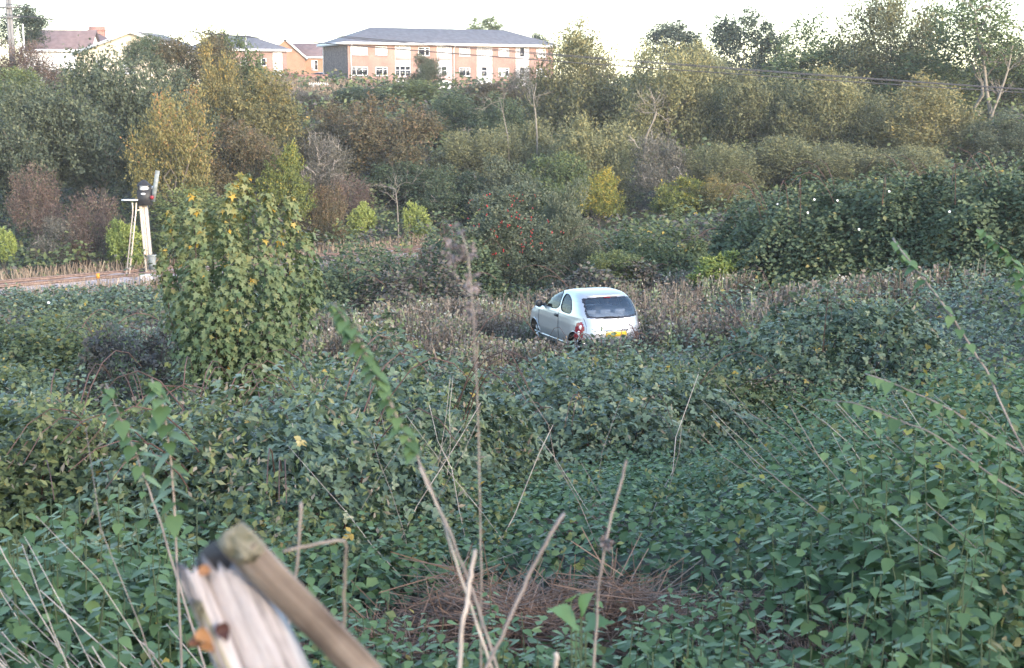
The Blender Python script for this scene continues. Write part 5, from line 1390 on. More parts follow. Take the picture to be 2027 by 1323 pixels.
    for sgn in (-1, 1):
        for w_ in (door_w, quar_w): MB().tube(side_line(w_, sgn), .011, 5, cap=False).build('window_seal', CARM['rubber'], root, (0, 0, 0))
        dl = [(-.31, z) for z in np.linspace(1.02, .34, 12)]; MB().tube(side_line(dl, sgn, False), .005, 4).build('door_seam', CARM['rubber'], root, (0, 0, 0))
        dl = [(.92, z) for z in np.linspace(1.0, .34, 12)]; MB().tube(side_line(dl, sgn, False), .005, 4).build('door_seam', CARM['rubber'], root, (0, 0, 0))
        dl = [(y, .30) for y in np.linspace(.86, -.84, 20)]; P = side_line(dl, sgn, False); MB().tube(P, .022, 6).build('sill', body_mat, root, (0, 0, 0))
        xx = side_x(-.2, .90); hd = MB(); hd.box((sgn * (xx + .018), -.19, .89), (.03, .17, .04)).box((sgn * (xx + .004), -.19, .89), (.012, .2, .07)); hd.build('door_handle', CARM['plastic'], root, (0, 0, 0))
        # door mirror
        mb = MB(); xx = side_x(.70, 1.03); mb.lathe([(.002, -.075), (.05, -.07), (.085, -.03), (.09, .03), (.07, .05), (.002, .052)], (sgn * (xx + .15), .72, 1.06), 14, (0, -1, .0)); mb.tube([(sgn * xx, .74, 1.02), (sgn * (xx + .1), .73, 1.04)], [.035, .03], 6)
        mb.build('door_mirror', CARM['plastic'], root, (0, 0, 0), smooth=True)
        for wy in (1.23, -1.2):
            an = np.linspace(-.25, math.pi + .25, 26); P = np.array([[sgn * (side_x(wy + .345 * math.cos(a), max(.2, .29 + .345 * math.sin(a))) + .004), wy + .345 * math.cos(a), .29 + .345 * math.sin(a)] for a in an])
            MB().tube(P, .012, 5).build('arch_lip', body_mat, root, (0, 0, 0))
            lin = MB().lathe([(.345, -.02), (.345, -.28), (.02, -.29)], (sgn * .79, wy, .29), 26, (sgn, 0, 0)); lin.build('arch_liner', CARM['rubber'], root, (0, 0, 0))
            wh = MB().lathe([(.18, .0), (.25, .02), (.285, .005), (.293, -.04), (.293, -.12), (.28, -.155), (.18, -.165)], (sgn * .755, wy, .29), 28, (sgn, 0, 0)).build('wheel', CARM['rubber'], root, (0, 0, 0), smooth=True)
            rm = MB().lathe([(.18, -.01), (.17, -.03), (.05, -.015), (.03, .0), (.001, .002)], (sgn * .755, wy, .29), 28, (sgn, 0, 0))
            for q_ in range(6):
                a = q_ * math.pi / 3; rm.box((sgn * .752, wy + .1 * math.cos(a), .29 + .1 * math.sin(a)), (.02, .15, .035), (1, 0, 0), (0, math.cos(a), math.sin(a)), (0, -math.sin(a), math.cos(a)))
            rm.build('hubcap', CARM['alloy'], wh, (0, 0, 0))
    for sgn in (-1, 1):
        MB().tube(rear_line([(sgn * x, z) for x, z in ((.70, .98), (.68, .93), (.665, .8), (.67, .55), (.62, .48))]), .005, 4).build('tailgate_seam', CARM['rubber'], root, (0, 0, 0))
    MB().tube(rear_line([(x, .48) for x in np.linspace(-.62, .62, 20)]), .005, 4).build('tailgate_seam', CARM['rubber'], root, (0, 0, 0))
    yq = rear_y(0, .61)
    pl = MB().box((.02, yq - .016, .61), (.52, .014, .112), (1, 0, 0), (0, 1, 0), (0, 0, 1)).build('number_plate', CARM['plate'], root, (0, 0, 0))
    b = MB()
    b.box((.02, rear_y(0, .70) - .012, .695), (.62, .03, .045)); b.build('plate_trim', body_mat, root, (0, 0, 0))
    MB().lathe([(.001, .012), (.035, .011), (.045, .0)], (0, rear_y(0, .81) - .004, .81), 18, (0, -1, .1)).build('badge', CARM['alloy'], root, (0, 0, 0))
    wp = MB().tube([(.12, rear_y(.12, .98) - .02, .98), (-.1, rear_y(.1, 1.0) - .03, 1.005), (-.42, rear_y(.42, 1.0) - .025, 1.0)], [.018, .014, .008], 6).tube([(.12, rear_y(.12, .97) - .0, .97), (.12, rear_y(.12, .98) - .035, .985)], .03, 8)
    wp.build('rear_wiper', CARM['plastic'], root, (0, 0, 0))
    MB().tube([(x, rear_y(x, 1.435) - .01, 1.435) for x in np.linspace(-.5, .5, 16)], [.006] + [.02] * 14 + [.006], 8).build('spoiler_lip', body_mat, root, (0, 0, 0), smooth=True)
    MB().box((0, rear_y(0, 1.41) - .02, 1.408), (.16, .02, .016)).build('brake_light', CARM['tail'], root, (0, 0, 0))
    MB().box((0, .1, .28), (1.4, 3.2, .06)).build('floor_pan', CARM['rubber'], root, (0, 0, 0))
    for sgn in (-1, 1):
        MB().tube([(sgn * (side_x(y, z) + .001), y, z) for y, z in ((.02, 1.505), )] + [(sgn * .50, y, 1.49 + .0 * y) for y in np.linspace(.0, -.95, 3)], .004, 4).build('roof_gutter', CARM['rubber'], root, (0, 0, 0)) if False else None
    # interior
    for sx in (-.36, .36):
        s_ = MB().box((sx, .12, .50), (.46, .5, .16)).box((sx, -.2, .82), (.46, .12, .52), (1, 0, 0), (0, .97, .22), (0, -.22, .97)).build('seat', CARM['fabric'], root, (0, 0, 0))
        MB().lathe([(.001, -.09), (.09, -.08), (.115, 0), (.09, .08), (.001, .09)], (sx, -.29, 1.19), 12, (0, 0, 1)).tube([(sx, -.26, 1.05), (sx, -.29, 1.14)], .02, 5).build('headrest', CARM['fabric'], s_, (0, 0, 0))
    s_ = MB().box((0, -.75, .50), (1.2, .46, .16)).box((0, -1.05, .78), (1.2, .12, .46), (1, 0, 0), (0, .97, .22), (0, -.22, .97)).build('rear_seat', CARM['fabric'], root, (0, 0, 0))
    for sx in (-.38, 0, .38): MB().box((sx, -1.12, 1.05), (.26, .09, .10)).build('headrest', CARM['fabric_l'], s_, (0, 0, 0))
    MB().box((0, -1.34, .88), (1.15, .42, .03)).build('parcel_shelf', CARM['fabric'], root, (0, 0, 0))
    MB().box((0, .86, .84), (1.35, .42, .22)).build('dashboard', CARM['plastic'], root, (0, 0, 0))
    an = np.linspace(0, 2 * math.pi, 25); cc = np.array([.36, .52, .98])
    P = cc + np.stack([.18 * np.cos(an), -.07 * np.sin(an), .165 * np.sin(an)], 1)
    MB().tube(P, .014, 6, cap=False).tube([cc - [.17, 0, 0], cc + [.17, 0, 0]], .018, 5).tube([cc, cc + [0, .2, -.12]], .03, 6).build('steering_wheel', CARM['alloy'], root, (0, 0, 0))
    MB().box((0, .40, 1.36), (.24, .03, .07)).build('rear_view_mirror', CARM['plastic'], root, (0, 0, 0))
    root.location = loc
    return root

def carpaint(name, col, metal=.55, rough=.32):
    m, N, L, P = nodemat(name)
    tc = N.new('ShaderNodeTexCoord'); nz = N.new('ShaderNodeTexNoise'); nz.inputs['Scale'].default_value = 2.2; nz.inputs['Detail'].default_value = 8
    L.new(tc.outputs['Object'], nz.inputs['Vector'])
    sp = N.new('ShaderNodeSeparateXYZ'); L.new(tc.outputs['Object'], sp.inputs[0])
    mr = N.new('ShaderNodeMapRange'); mr.inputs[1].default_value = .62; mr.inputs[2].default_value = .22; L.new(sp.outputs[2], mr.inputs[0])
    mu = N.new('ShaderNodeMath'); mu.operation = 'MULTIPLY'; L.new(mr.outputs[0], mu.inputs[0]); L.new(nz.outputs['Fac'], mu.inputs[1])
    mx = N.new('ShaderNodeMixRGB'); mx.inputs[1].default_value = (*col, 1); mx.inputs[2].default_value = (.16, .12, .09, 1); L.new(mu.outputs[0], mx.inputs[0])
    L.new(mx.outputs[0], P.inputs['Base Color'])
    P.inputs['Metallic'].default_value = metal; P.inputs['Roughness'].default_value = rough
    P.inputs['Coat Weight'].default_value = .5; P.inputs['Coat Roughness'].default_value = .12
    return m
CARM = {}
CARM['gloss_black'] = plain('black_glass_border', (.018, .018, .028), .12, var=.05)
CARM['rubber'] = plain('black_rubber', (.02, .02, .021), .85)
CARM['plastic'] = plain('black_plastic', (.025, .025, .03), .5)
CARM['tail'] = plain('red_lamp_plastic', (.30, .015, .03), .15)
CARM['lens'] = plain('clear_lamp_lens', (.72, .66, .66), .15)
CARM['plate'] = plain('yellow_number_plate', (.80, .52, .05), .4)
CARM['alloy'] = plain('silver_trim', (.55, .56, .58), .35, .7)
CARM['fabric'] = plain('dark_grey_upholstery', (.12, .13, .15), .9)
CARM['fabric_l'] = plain('grey_upholstery', (.22, .23, .26), .9)
for nm_, key_, add_ in (('tinted_car_glass', 'glass', .0), ('tinted_rear_glass', 'glass_rear', .09)):
  m, N_, L_, P_ = nodemat(nm_)
  tr_ = N_.new('ShaderNodeBsdfTransparent'); tr_.inputs[0].default_value = (.74, .8, .86, 1) if key_ == 'glass_rear' else (.34, .38, .40, 1)
  gl_ = N_.new('ShaderNodeBsdfGlossy'); gl_.inputs['Roughness'].default_value = .03; gl_.inputs['Color'].default_value = (.9, .95, 1, 1)
  fr_ = N_.new('ShaderNodeFresnel'); fr_.inputs[0].default_value = 1.6 if key_ == 'glass_rear' else 1.22
  ml_ = N_.new('ShaderNodeMath'); ml_.operation = 'ADD'; ml_.inputs[1].default_value = add_; L_.new(fr_.outputs[0], ml_.inputs[0])
  mx_ = N_.new('ShaderNodeMixShader'); L_.new(ml_.outputs[0], mx_.inputs[0]); L_.new(tr_.outputs[0], mx_.inputs[1]); L_.new(gl_.outputs[0], mx_.inputs[2])
  L_.new(mx_.outputs[0], N_['Material Output'].inputs['Surface'])
  CARM[key_] = m
P_silver = carpaint('silver_car_paint', (.47, .48, .515))
P_navy = carpaint('dark_blue_car_paint', (.03, .035, .06))
zc = g1(CARC[0], CARC[1])
zr = g1(CARC[0] + 1.2 * math.sin(CARA), CARC[1] - 1.2 * math.cos(CARA)); zf = g1(CARC[0] - 1.23 * math.sin(CARA), CARC[1] + 1.23 * math.cos(CARA))
build_car('abandoned silver three door hatchback standing among the weeds', (CARC[0], CARC[1], (zr + zf) / 2), CARA, P_silver, pitch=.5 * math.atan2(zf - zr, 2.43) + .01)
q = at(627, 158, 160); build_car('dark parked car behind the round clipped bush', (q[0], q[1], g1(q[0], q[1])), rad(70), P_navy, fine=.4)

# ------------------------------------------------------------------ foreground: leaning post, stalks, dead leaves
def woodmat(name, c0, c1, c2, scale=1.0, iso=False):
    m, N, L, P = nodemat(name)
    tc = N.new('ShaderNodeTexCoord'); mp = N.new('ShaderNodeMapping'); mp.inputs['Scale'].default_value = (34 * scale, 34 * scale, 2.2 * scale) if not iso else (9, 9, 9)
    L.new(tc.outputs['Object'], mp.inputs['Vector'])
    nz = N.new('ShaderNodeTexNoise'); nz.inputs['Scale'].default_value = 1.4; nz.inputs['Detail'].default_value = 8; nz.inputs['Roughness'].default_value = .65; L.new(mp.outputs[0], nz.inputs['Vector'])
    n2 = N.new('ShaderNodeTexNoise'); n2.inputs['Scale'].default_value = 11; n2.inputs['Detail'].default_value = 5; L.new(tc.outputs['Object'], n2.inputs['Vector'])
    ad = N.new('ShaderNodeMath'); ad.operation = 'MULTIPLY_ADD'; ad.inputs[1].default_value = .6; L.new(n2.outputs['Fac'], ad.inputs[0]); L.new(nz.outputs['Fac'], ad.inputs[2])
    cr = N.new('ShaderNodeValToRGB'); e = cr.color_ramp.elements
    e[0].position = .6; e[0].color = (*c0, 1); e[1].position = 1.0; e[1].color = (*c2, 1); k = e.new(.78); k.color = (*c1, 1)
    L.new(ad.outputs[0], cr.inputs[0]); L.new(cr.outputs[0], P.inputs['Base Color']); P.inputs['Roughness'].default_value = .9
    bp = N.new('ShaderNodeBump'); bp.inputs['Strength'].default_value = .7; bp.inputs['Distance'].default_value = .006; L.new(nz.outputs['Fac'], bp.inputs['Height']); L.new(bp.outputs[0], P.inputs['Normal'])
    return m
M_wood = woodmat('silvered_timber', (.06, .048, .044), (.34, .305, .305), (.50, .465, .47))
M_wood2 = woodmat('brown_weathered_batten', (.07, .05, .04), (.19, .15, .125), (.32, .285, .25), .9)
M_wood3 = woodmat('greenish_split_timber', (.09, .08, .05), (.28, .25, .17), (.42, .38, .27))
M_hollow = plain('dark_head_wood', (.045, .035, .03), .95, var=.4, scale=20)

def plank(pts2, d, thick, yshift=0.0, rim=None, jit=0.0, seed=0):
    """A board whose broad face has this outline, thick metres deep; outline as photo points at distance d(row)."""
    P = np.array([at(px, py, d(py)) for px, py in pts2]); n = len(P)
    r = rngf(seed); P = P + r.normal(size=P.shape) * jit
    u = norm(P[n // 2] - P[0]); nn = np.array([0.0, 1.0, .12]); nn /= np.linalg.norm(nn)
    B = P + nn * thick; P = P + [0, yshift, 0]; B = B + [0, yshift, 0]
    c = P.mean(0); cb = B.mean(0)
    V = np.concatenate([P, B, [c], [cb]]); T = []; Q = []
    for i in range(n):
        j = (i + 1) % n; T += [(2 * n, i, j), (2 * n + 1, n + j, n + i)]; Q.append((i, n + i, n + j, j))
    return V, T, Q
dd = lambda row: 1.42 - (row - 1030) * .00018
gzp = g1(-.35, 1.4)
post = thing('fence_post', 'broken silvery timber post with diagonal batten, leaning', 'post', (-.33, 1.4, gzp - .05))
post['_base'] = (0, 0, 0); post.location = (0, 0, 0)
# the post as a tapering timber with a split, dark head: ring sections along its leaning axis
A0, A1 = at(418, 1105, 1.42), at(540, 1330, 1.38)
axv = norm(A1 - A0); ln_ = (A0[2] - (gzp - .25)) / -axv[2]
E0 = A0 + axv * ln_
def grain_ob(V, T, Q, name, mat, FR):
    """The mesh lies along its own z axis so that the grain runs with the timber."""
    o_, X_, Z_ = Vector(FR[0]), Vector(FR[1]), Vector(FR[2]); Y_ = Z_.cross(X_)
    M = Matrix((X_, Y_, Z_)).transposed().to_4x4(); M.translation = o_
    Mi = np.array(M.inverted()); V = np.asarray(V) @ Mi[:3, :3].T + Mi[:3, 3]
    me = mesh_np(name, V, T, Q, mat=mat); q = ob(name, me, post); q.matrix_local = M
    return q
def timber(a, e, w0, w1, dep, mat, name, nseg=26, seed=0, headcut=.03, wob=.0025, ridge=.0014):
    r = rngf(seed); ax = norm(e - a); X = norm(np.cross(ax, [0, 1, 0])); X = X if X[0] > 0 else -X; Yv = norm(np.cross(ax, X)); Yv = Yv if Yv[1] < 0 else -Yv; FR = (a, X, ax)
    prof = []
    for t_ in np.linspace(-1, 1, 11): prof.append((t_, 1.0))
    for t_ in np.linspace(1, -1, 11): prof.append((t_, -1.0))
    k = len(prof); nzp = Noise(seed + 3, .5, 8); grain = r.normal(size=k) * ridge
    V = []
    for i in range(nseg):
        s_ = (i / (nseg - 1)) ** 1.6; c = a + (e - a) * s_; w = w0 + (w1 - w0) * min(1, s_ * 3)
        for j, (px_, py_) in enumerate(prof):
            f_ = math.sqrt(max(0, 1 - .55 * px_ ** 4)); hd = (r.normal() * headcut if i == 0 else 0)
            V.append(c + X * (px_ * w / 2 + r.normal() * wob * .3) + Yv * (py_ * dep / 2 * f_ + grain[j] + nzp(np.array([px_ * 2, s_ * 9])) * .003) - ax * hd)
    Q = [(i * k + j, i * k + (j + 1) % k, (i + 1) * k + (j + 1) % k, (i + 1) * k + j) for i in range(nseg - 1) for j in range(k)]
    V = np.array(V); c0 = len(V); V = np.concatenate([V, [V[:k].mean(0) + ax * .02]])
    T = [(c0, (j + 1) % k, j) for j in range(k)]
    return grain_ob(V, T, Q, name, mat, FR)
A0, A1 = at(447, 1128, 1.42), at(535, 1340, 1.38)
axv = norm(A1 - A0); E0 = A0 + axv * ((A0[2] - (gzp - .25)) / -axv[2])
timber(A0, E0, .068, .088, .06, M_wood, 'upright', seed=1, headcut=.012)
B0 = at(384, 1128, 1.40); timber(B0, B0 + (E0 - A0), .022, .036, .05, M_wood, 'split_strip', seed=2, headcut=.008)
B0 = at(398, 1192, 1.372); timber(B0, B0 + (E0 - A0) * .95, .011, .018, .02, M_wood3, 'split_strip', seed=3, headcut=.004)
hq = at(440, 1105, 1.425); MB().lathe([(.001, .012), (.018, .014), (.03, .0), (.034, -.03), (.033, -.09)], hq, 14, (-.25, -.2, .9)).build('dark_head', M_hollow, post, (0, 0, 0))  # dark toned cap at the top of the post
# diagonal batten nailed across the head
C0, C1 = at(464, 1066, 1.375), at(742, 1352, 1.385)
bax = norm(C1 - C0); X = norm(np.cross(bax, [0, 1, 0])); Yv = norm(np.cross(bax, X))
def batten(s0, s1, mat, name, grow, seed):
    FR = (C0, X, bax); r = rngf(seed); k_ = max(4, int((s1 - s0) / .035)); ring = [(-1, -1), (-.5, -1), (0, -1), (.5, -1), (.94, -1), (1, -.85), (1, 0), (1, .9), (0, 1), (-1, .9), (-1, 0)]; m_ = len(ring); V = []
    for i in range(k_):
        s_ = s0 + (s1 - s0) * i / (k_ - 1)
        for px_, py_ in ring: V.append(C0 + bax * (s_ + (r.normal() * .004 if i in (0, k_ - 1) else 0)) + X * (px_ * (.0165 + grow) + r.normal() * .0007) + Yv * (py_ * (.0055 + grow) + r.normal() * .0005))
    Q = [(i * m_ + j, i * m_ + (j + 1) % m_, (i + 1) * m_ + (j + 1) % m_, (i + 1) * m_ + j) for i in range(k_ - 1) for j in range(m_)]
    V = np.array(V); V = np.concatenate([V, [V[:m_].mean(0)], [V[-m_:].mean(0)]])
    T = [(len(V) - 2, (j + 1) % m_, j) for j in range(m_)] + [(len(V) - 1, (k_ - 1) * m_ + j, (k_ - 1) * m_ + (j + 1) % m_) for j in range(m_)]
    return grain_ob(V, T, Q, name, mat, FR)
batten(0, np.linalg.norm(C1 - C0) + .5, M_wood2, 'batten', 0, 5)
batten(-.006, .03, plain('grey_green_lichen_crust', (.19, .185, .12), .95, var=.45, scale=45, bump=1.0, col2=(.32, .30, .25)), 'lichen_crust', .0003, 6)

M_dleaf = leafmat('dead_leaf', [(0, (.05, .02, .02)), (.4, (.16, .07, .045)), (1, (.30, .15, .065))], rough=.7)
for i, (px, py, s_, tn, d_, lb_) in enumerate(((384, 1258, .018, .35, 1.345, 'reddish dead leaf caught on the split strip of the post'), (392, 1250, .019, .95, 1.335, 'pale orange dead leaf caught on the post'),
        (405, 1272, .016, .85, 1.335, 'orange dead leaf curled below the pale one'), (436, 1235, .021, .05, 1.345, 'dark crimson dead leaf on the silvery timber'), (412, 1122, .016, .8, 1.385, 'orange dead leaf in the dark post head'))):
    r = rngf(40 + i); v = T_nettle(); v = (v[0] * [1.2, 1, 1] + np.stack([np.zeros(len(v[0])), np.zeros(len(v[0])), .3 * np.sin(v[0][:, 1] * 5 + i) + .5 * np.abs(v[0][:, 0])], 1), v[1])
    me = mesh_np('dead_leaf', v[0], v[1], tone=np.full(len(v[0]), tn), mat=M_dleaf); o = ob('dead_leaf', me)
    o.matrix_world = orient(at(px, py, d_), norm(np.array([r.uniform(-.8, .8), -.2, -.5])), norm(np.array([r.normal() * .4, -1, .4])), s_)
    tag(o, lb_, 'leaf')

M_pstem = plain('bleached_dry_stalk', (.42, .36, .32), .8, var=.3, scale=9)
M_gstem = plain('grey_brown_stalk', (.24, .20, .18), .85, var=.3, scale=9)
M_seed = plain('grey_seed_fluff', (.17, .145, .15), .95, var=.4, scale=30)

def stalk(name, label, P2, d0, d1, r0, r1, mat, to_ground=True, side=None, leaves=None, seed=0, group=None, cat='plant stem', heads=()):
    r0, r1 = r0 * .52, r1 * .56
    n = len(P2); P = np.array([at(px, py, d0 + (d1 - d0) * i / max(1, n - 1)) for i, (px, py) in enumerate(P2)])
    if to_ground:
        dirn = norm(P[0] - P[1]); dirn[2] = min(dirn[2], -.5); gz = g1(P[0, 0], P[0, 1]) - .06
        if P[0, 2] > gz:
            ext = P[0] + dirn * ((P[0, 2] - gz) / -dirn[2]); ext[2] = g1(ext[0], ext[1]) - .06; P = np.concatenate([[ext], P])
    # smooth a little
    s_ = np.linspace(0, 1, len(P)); ss = np.linspace(0, 1, max(10, 4 * len(P))); P = np.stack([np.interp(ss, s_, P[:, k]) for k in range(3)], 1)
    r = rngf(seed + 7); P[1:-1] += r.normal(size=P[1:-1].shape) * r0 * .35
    base = tuple(P[0]); t = thing(name, label, cat, base, group)
    MB().tube(P, np.linspace(r0, r1, len(P)), 7).build('stem', mat, t, smooth=True)
    for sp in (side or ()):
        Q_ = np.array([at(px, py, dq) for px, py, dq in sp]); MB().tube(Q_, np.linspace(r1 * 1.1, r1 * .6, len(Q_)), 5).build('side_shoot', mat, t)
    for (px, py, dq, sz) in heads:
        c = at(px, py, dq); v_ = norm(r.normal(size=(46, 3)))
        vs, fs, aa = scatter(LEAF2, c + v_ * sz * np.array([.5, .5, .8]) * r.uniform(.3, 1, (46, 1)), norm(v_ + [0, 0, -.5]), r.normal(size=(46, 3)), r.uniform(.006, .013, 46), np.full(46, .5))
        ob('seed_head', mesh_np('seed_head', vs - np.array(base), fs, tone=aa, mat=M_seed), t)
    if leaves:
        f0, f1, cnt, sz, dens = leaves
        for i in range(cnt):
            f = f0 + (f1 - f0) * (i + .5) / cnt; k = min(len(P) - 2, int(f * (len(P) - 1))); p = P[k] + (P[k + 1] - P[k]) * (f * (len(P) - 1) - k)
            a0 = r.uniform(0, 6.28)
            for q in range(dens):
                an = a0 + q * 6.283 / dens + r.normal() * .2; o_ = np.array([math.cos(an), math.sin(an), -.45 + r.normal() * .15])
                l = ob('leaf', NLM[int(np.clip(r.normal(2.6, 1.1), 0, 4))], t); l.matrix_local = orient(p - np.array(base), o_, np.array([math.cos(an) * .35, math.sin(an) * .35, 1.0]), sz * r.uniform(.7, 1.15) * (1 if f < .85 else .75))
    return t

stalk('nettle_stalk', 'tall bent nettle stalk with leaf tufts rising from the forked dry stems', [(985, 1330), (940, 1180), (880, 1030), (835, 925), (805, 865), (745, 740), (700, 660), (668, 610), (655, 600)], 2.05, 2.35, .0048, .0026, M_gstem, leaves=(.5, .99, 30, .034, 3), seed=1)
stalk('dry_stem', 'straight pale stem crossing the bent nettle stalk', [(975, 1330), (915, 1150), (870, 1010), (830, 925)], 2.1, 2.15, .0045, .003, M_pstem, seed=2)
stalk('dry_stem', 'very tall thin dry stem topped with nodding grey seed heads', [(952, 1330), (953, 1180), (950, 1000), (945, 800), (938, 640), (928, 510), (915, 462), (903, 458), (897, 485)], 2.2, 2.3, .0034, .0015, M_gstem, seed=3,
      heads=((900, 470, 2.3, .03), (897, 500, 2.3, .026), (926, 500, 2.3, .022), (934, 560, 2.28, .018), (938, 618, 2.28, .022)))
stalk('dry_stem', 'short straight pale stem standing before the brown heap', [(908, 1330), (918, 1230), (930, 1150), (940, 1088)], 1.95, 2.0, .0062, .0058, M_pstem, seed=4)
stalk('dry_stem', 'broken dry stem slanting away from the pale stem', [(980, 1290), (1020, 1200), (1060, 1110), (1100, 1040), (1116, 1018)], 2.0, 2.15, .0052, .0058, M_gstem, seed=5)
stalk('dry_stem', 'thin dark dry stem behind the big dock leaf', [(1175, 1330), (1185, 1150), (1205, 1040), (1228, 960), (1240, 912)], 2.3, 2.4, .004, .0045, M_gstem, seed=6, heads=((1200, 1075, 2.33, .012),))
stalk('dry_stem', 'snapped stem bent at a sharp right angle behind the post', [(680, 1245), (682, 1150), (684, 1068), (640, 1075), (560, 1092)], 1.9, 1.8, .0045, .0035, M_gstem, seed=8)
stalk('dry_stem', 'thin upright dry stem just behind the post batten', [(570, 1250), (585, 1150), (592, 1060), (596, 995)], 2.0, 2.0, .0035, .0045, M_gstem, seed=9)
stalk('dry_stem', 'stubby white cut stem at the edge of the brown heap', [(1098, 1330), (1100, 1292)], 1.9, 1.9, .006, .006, M_pstem, seed=10)
stalk('nettle_stalk', 'tall leafy stalk with drooping pale green leaves by the post', [(350, 1130), (345, 1000), (335, 880), (320, 790), (300, 750)], 2.9, 3.0, .006, .003, M_gstem, leaves=(.35, .99, 16, .062, 2), seed=11)
stalk('nettle_stalk', 'slanting leafy stalk beside the drooping stalk', [(345, 1130), (310, 1010), (270, 900), (235, 820), (210, 760)], 3.1, 3.3, .0055, .003, M_gstem, leaves=(.5, .99, 12, .058, 2), seed=12)
stalk('nettle_stalk', 'tall furry brown stalk leaning over the nettles toward the bramble bank', [(2010, 860), (1950, 730), (1880, 620), (1830, 555), (1790, 505), (1768, 472)], 4.0, 4.4, .006, .005, M_gstem, leaves=(.3, .99, 16, .05, 2), seed=13)
stalk('nettle_stalk', 'yellowing arched leafy shoot rising above the bank brambles', [(2060, 700), (2035, 600), (2010, 520), (1970, 478), (1935, 450)], 4.6, 4.8, .005, .003, M_gstem, leaves=(.3, .99, 18, .055, 3), seed=14)
stalk('nettle_stalk', 'leaning stalk ending in a single pale green leaf', [(1990, 880), (1880, 810), (1780, 765), (1712, 740)], 4.0, 4.2, .005, .0035, M_gstem, leaves=(.2, .99, 12, .055, 2), seed=15)
stalk('nettle_stalk', 'low leaning stalk with broad leaves in the stem tangle', [(1990, 960), (1850, 860), (1700, 800), (1620, 790)], 3.8, 4.1, .005, .003, M_gstem, leaves=(.2, .99, 12, .055, 2), seed=16)

# flattened dry stalks
r = rngf(1234)
def heap(n, label, group, xs, ys, hts, dirs, lens, mats):
    for i in range(n):
        x, y = r.uniform(*xs), r.uniform(*ys); g = g1(x, y)
        a = np.array([x, y, g + r.uniform(0, .12)]); dv = norm(np.array([r.uniform(*dirs[0]), r.uniform(*dirs[1]), r.uniform(*dirs[2])])); L_ = r.uniform(*lens)
        P = limb(r, a, a + dv * L_, 6, .012); P[:, 2] += np.linspace(0, 1, 6) * .02
        rr_ = r.uniform(.0018, .0038)
        o = MB().tube(P, np.linspace(rr_, rr_ * .55, 6), 5).build('dry_stem', mats[i % len(mats)], None, tuple(a)); tag(o, label, 'plant stem', group)
heap(85, 'bleached dry stalk slanting through the nettles beside the fence post', 'dry stalks beside the post', (-1.75, -.55), (2.9, 4.6), (0, .1), ((-1, -.3), (-.2, .35), (.3, .95)), (.7, 1.45), (M_pstem, M_gstem, M_pstem))
heap(46, 'pale dry stalk lying in the tangle on the nettle bank', 'dry stalks on the nettle bank', (1.9, 3.6), (5.0, 9.0), (0, .1), ((-1, -.5), (-.25, .25), (.45, .95)), (.8, 1.35), (M_gstem, M_pstem, M_gstem))
heap(24, 'thin dead stalk sticking out of the brambles beyond the brown heap', 'dead stalks in the brambles', (-1.6, 1.0), (7.2, 9.5), (0, .1), ((-.8, .8), (-.4, .4), (.6, 1.4)), (.7, 1.25), (M_gstem, M_pstem))

# big dock leaves near the brown heap
M_dock = leafmat('dock_leaf', [(0, (.06, .13, .045)), (.6, (.11, .20, .085)), (1, (.18, .26, .05))], trans=.3)
c = at(1150, 1240, 2.7); c[2] = g1(c[0], 2.7)
t = thing('dock_plant', 'dock plant with broad pale wavy leaves in front of the brown heap', 'plant', tuple(c))
for i, (px, py, px2, py2, d_, s_, tn) in enumerate(((1140, 1235, 1100, 1190, 2.7, .085, .45), (1150, 1210, 1170, 1140, 2.7, .06, .8), (1130, 1190, 1150, 1150, 2.75, .05, .75), (1160, 1240, 1220, 1215, 2.72, .065, .3))):
    a, e = at(px, py, d_), at(px2, py2, d_ - .05); v, tt = T_nettle(); v = v * [1.35, 1, 1.6]
    me = mesh_np('leaf', v, tt, tone=np.full(len(v), tn), mat=M_dock); l = ob('leaf', me, t); l.matrix_local = orient(a - c, e - a, np.array([.1, -.5, .9]), s_)
    MB().tube([c, (c + a) / 2 + [0, 0, .05], a], .0018, 5).build('leaf_stalk', M_stem, t)

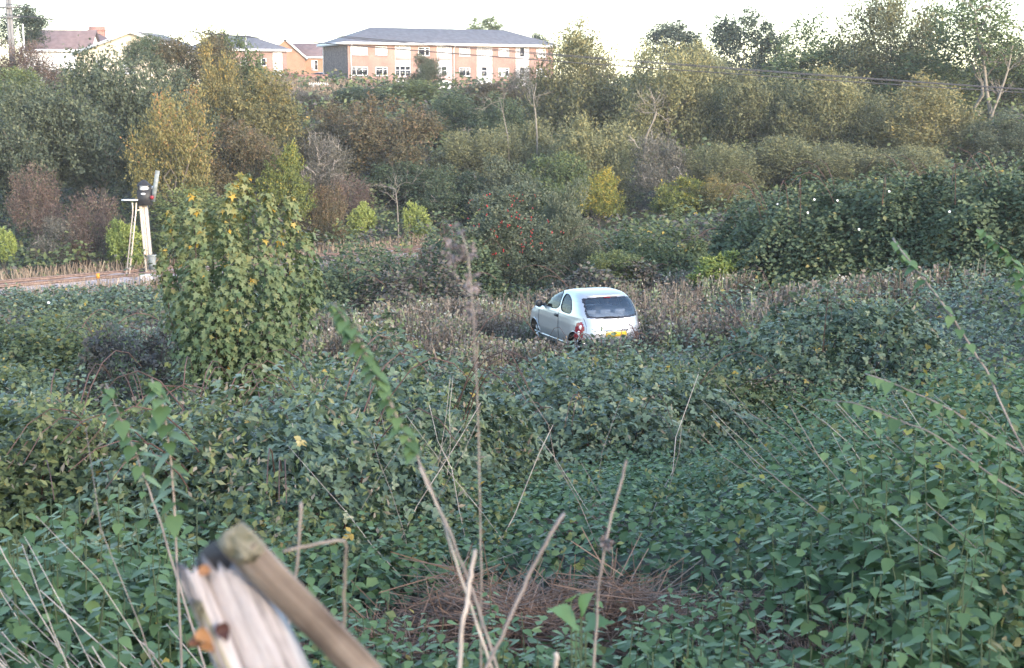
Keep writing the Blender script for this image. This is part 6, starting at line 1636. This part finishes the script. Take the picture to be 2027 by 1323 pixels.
# white bindweed flowers on the bramble bank, pale scraps in the weeds
M_flower = plain('white_petal', (.8, .8, .82), .6, var=.05)
r = rngf(4321)
fl_me = MB().lathe([(.002, 0), (.008, .03), (.035, .05), (.04, .05)], (0, 0, 0), 8).mesh('bindweed_flower', M_flower)
for px, py, d_ in ((1611, 396, 40.2), (1656, 398, 39.6), (1540, 405, 42.5), (1700, 455, 37.5), (1598, 422, 40.0), (1760, 380, 38.4), (1880, 420, 37.2), (96, 600, 35.4)):
    o = ob('bindweed_flower', fl_me, None, tuple(at(px, py, d_))); o.scale = (.8,) * 3; o.rotation_euler = (1.2, r.normal() * .3, r.normal() * .4)
    tag(o, 'white bindweed trumpet flower among dark bramble leaves', 'flower', 'white bindweed flowers')
for (px, py, d_, hh) in ((876, 445, 74, .9), (888, 445, 74, .9)):
    q = at(px, py, d_); q[2] = g1(q[0], d_); o = MB().box(q + [0, 0, hh / 2], (.11, .11, hh + .2)).box(q + [0, 0, hh + .12], (.14, .14, .03)).build('stake', M_pstem, None, tuple(q)); tag(o, 'short pale wooden stake by the rails below the tangled bush', 'stake', 'wooden stakes by the rails')
for (px, row) in ((728, 505), (752, 500)):
    q = at(px, row, 73); q[2] = g1(q[0], 73); o = MB().box(q + [0, 0, .35], (.09, .09, .9)).box(q + [0, 0, .82], (.11, .11, .04)).build('stake', M_gstem, None, tuple(q)); tag(o, 'short grey fence stake in the dry grass by the rails', 'stake', 'grey stakes by the rails')

# ------------------------------------------------------------------ unseen trees added behind the viewer to shade the near slope
r = rngf(99)
for i in range(9):
    s_ = (i - 4) * 6.5; x = 15 + .79 * s_; y = -22 + .62 * s_
    h_ = r.uniform(8, 10.5); gz = g1(x, y); rx = r.uniform(3.8, 4.6)
    t = thing('sallow_tree', 'unseen sallow added on the bank to shade the near slope', 'tree', (x, y, gz - .1), 'unseen sallows added for shade behind the viewpoint')
    cme, LU = proto_crown('sallow', i % 2)
    MB().tube([(x, y, gz - .4), (x, y, gz + h_ * .6)], [.2, .08], 8).build('trunk', M_bark, t)
    co = ob('crown', cme, t); co.location = (0, 0, h_ * .55); co.scale = (rx, rx, h_ * .47); co.rotation_euler = (0, 0, r.uniform(0, 6.28))

# ------------------------------------------------------------------ the evening haze
me = MB().box((0, 100, 8.5), (460, 350, 27.0)).mesh('haze', None)
mh = bpy.data.materials.new('evening_haze'); mh.use_nodes = True
for n_ in list(mh.node_tree.nodes):
    if n_.type == 'BSDF_PRINCIPLED': mh.node_tree.nodes.remove(n_)
pv = mh.node_tree.nodes.new('ShaderNodeVolumePrincipled'); pv.inputs['Color'].default_value = (.92, .92, .95, 1); pv.inputs['Density'].default_value = .00035; pv.inputs['Anisotropy'].default_value = .0
mh.node_tree.links.new(pv.outputs[0], mh.node_tree.nodes['Material Output'].inputs['Volume'])
me.materials.append(mh)
hz = ob('haze', me); hz['kind'] = 'stuff'; hz['label'] = 'thin pale evening haze over the valley'

for o in bpy.data.objects:
    if '_base' in o: del o['_base']
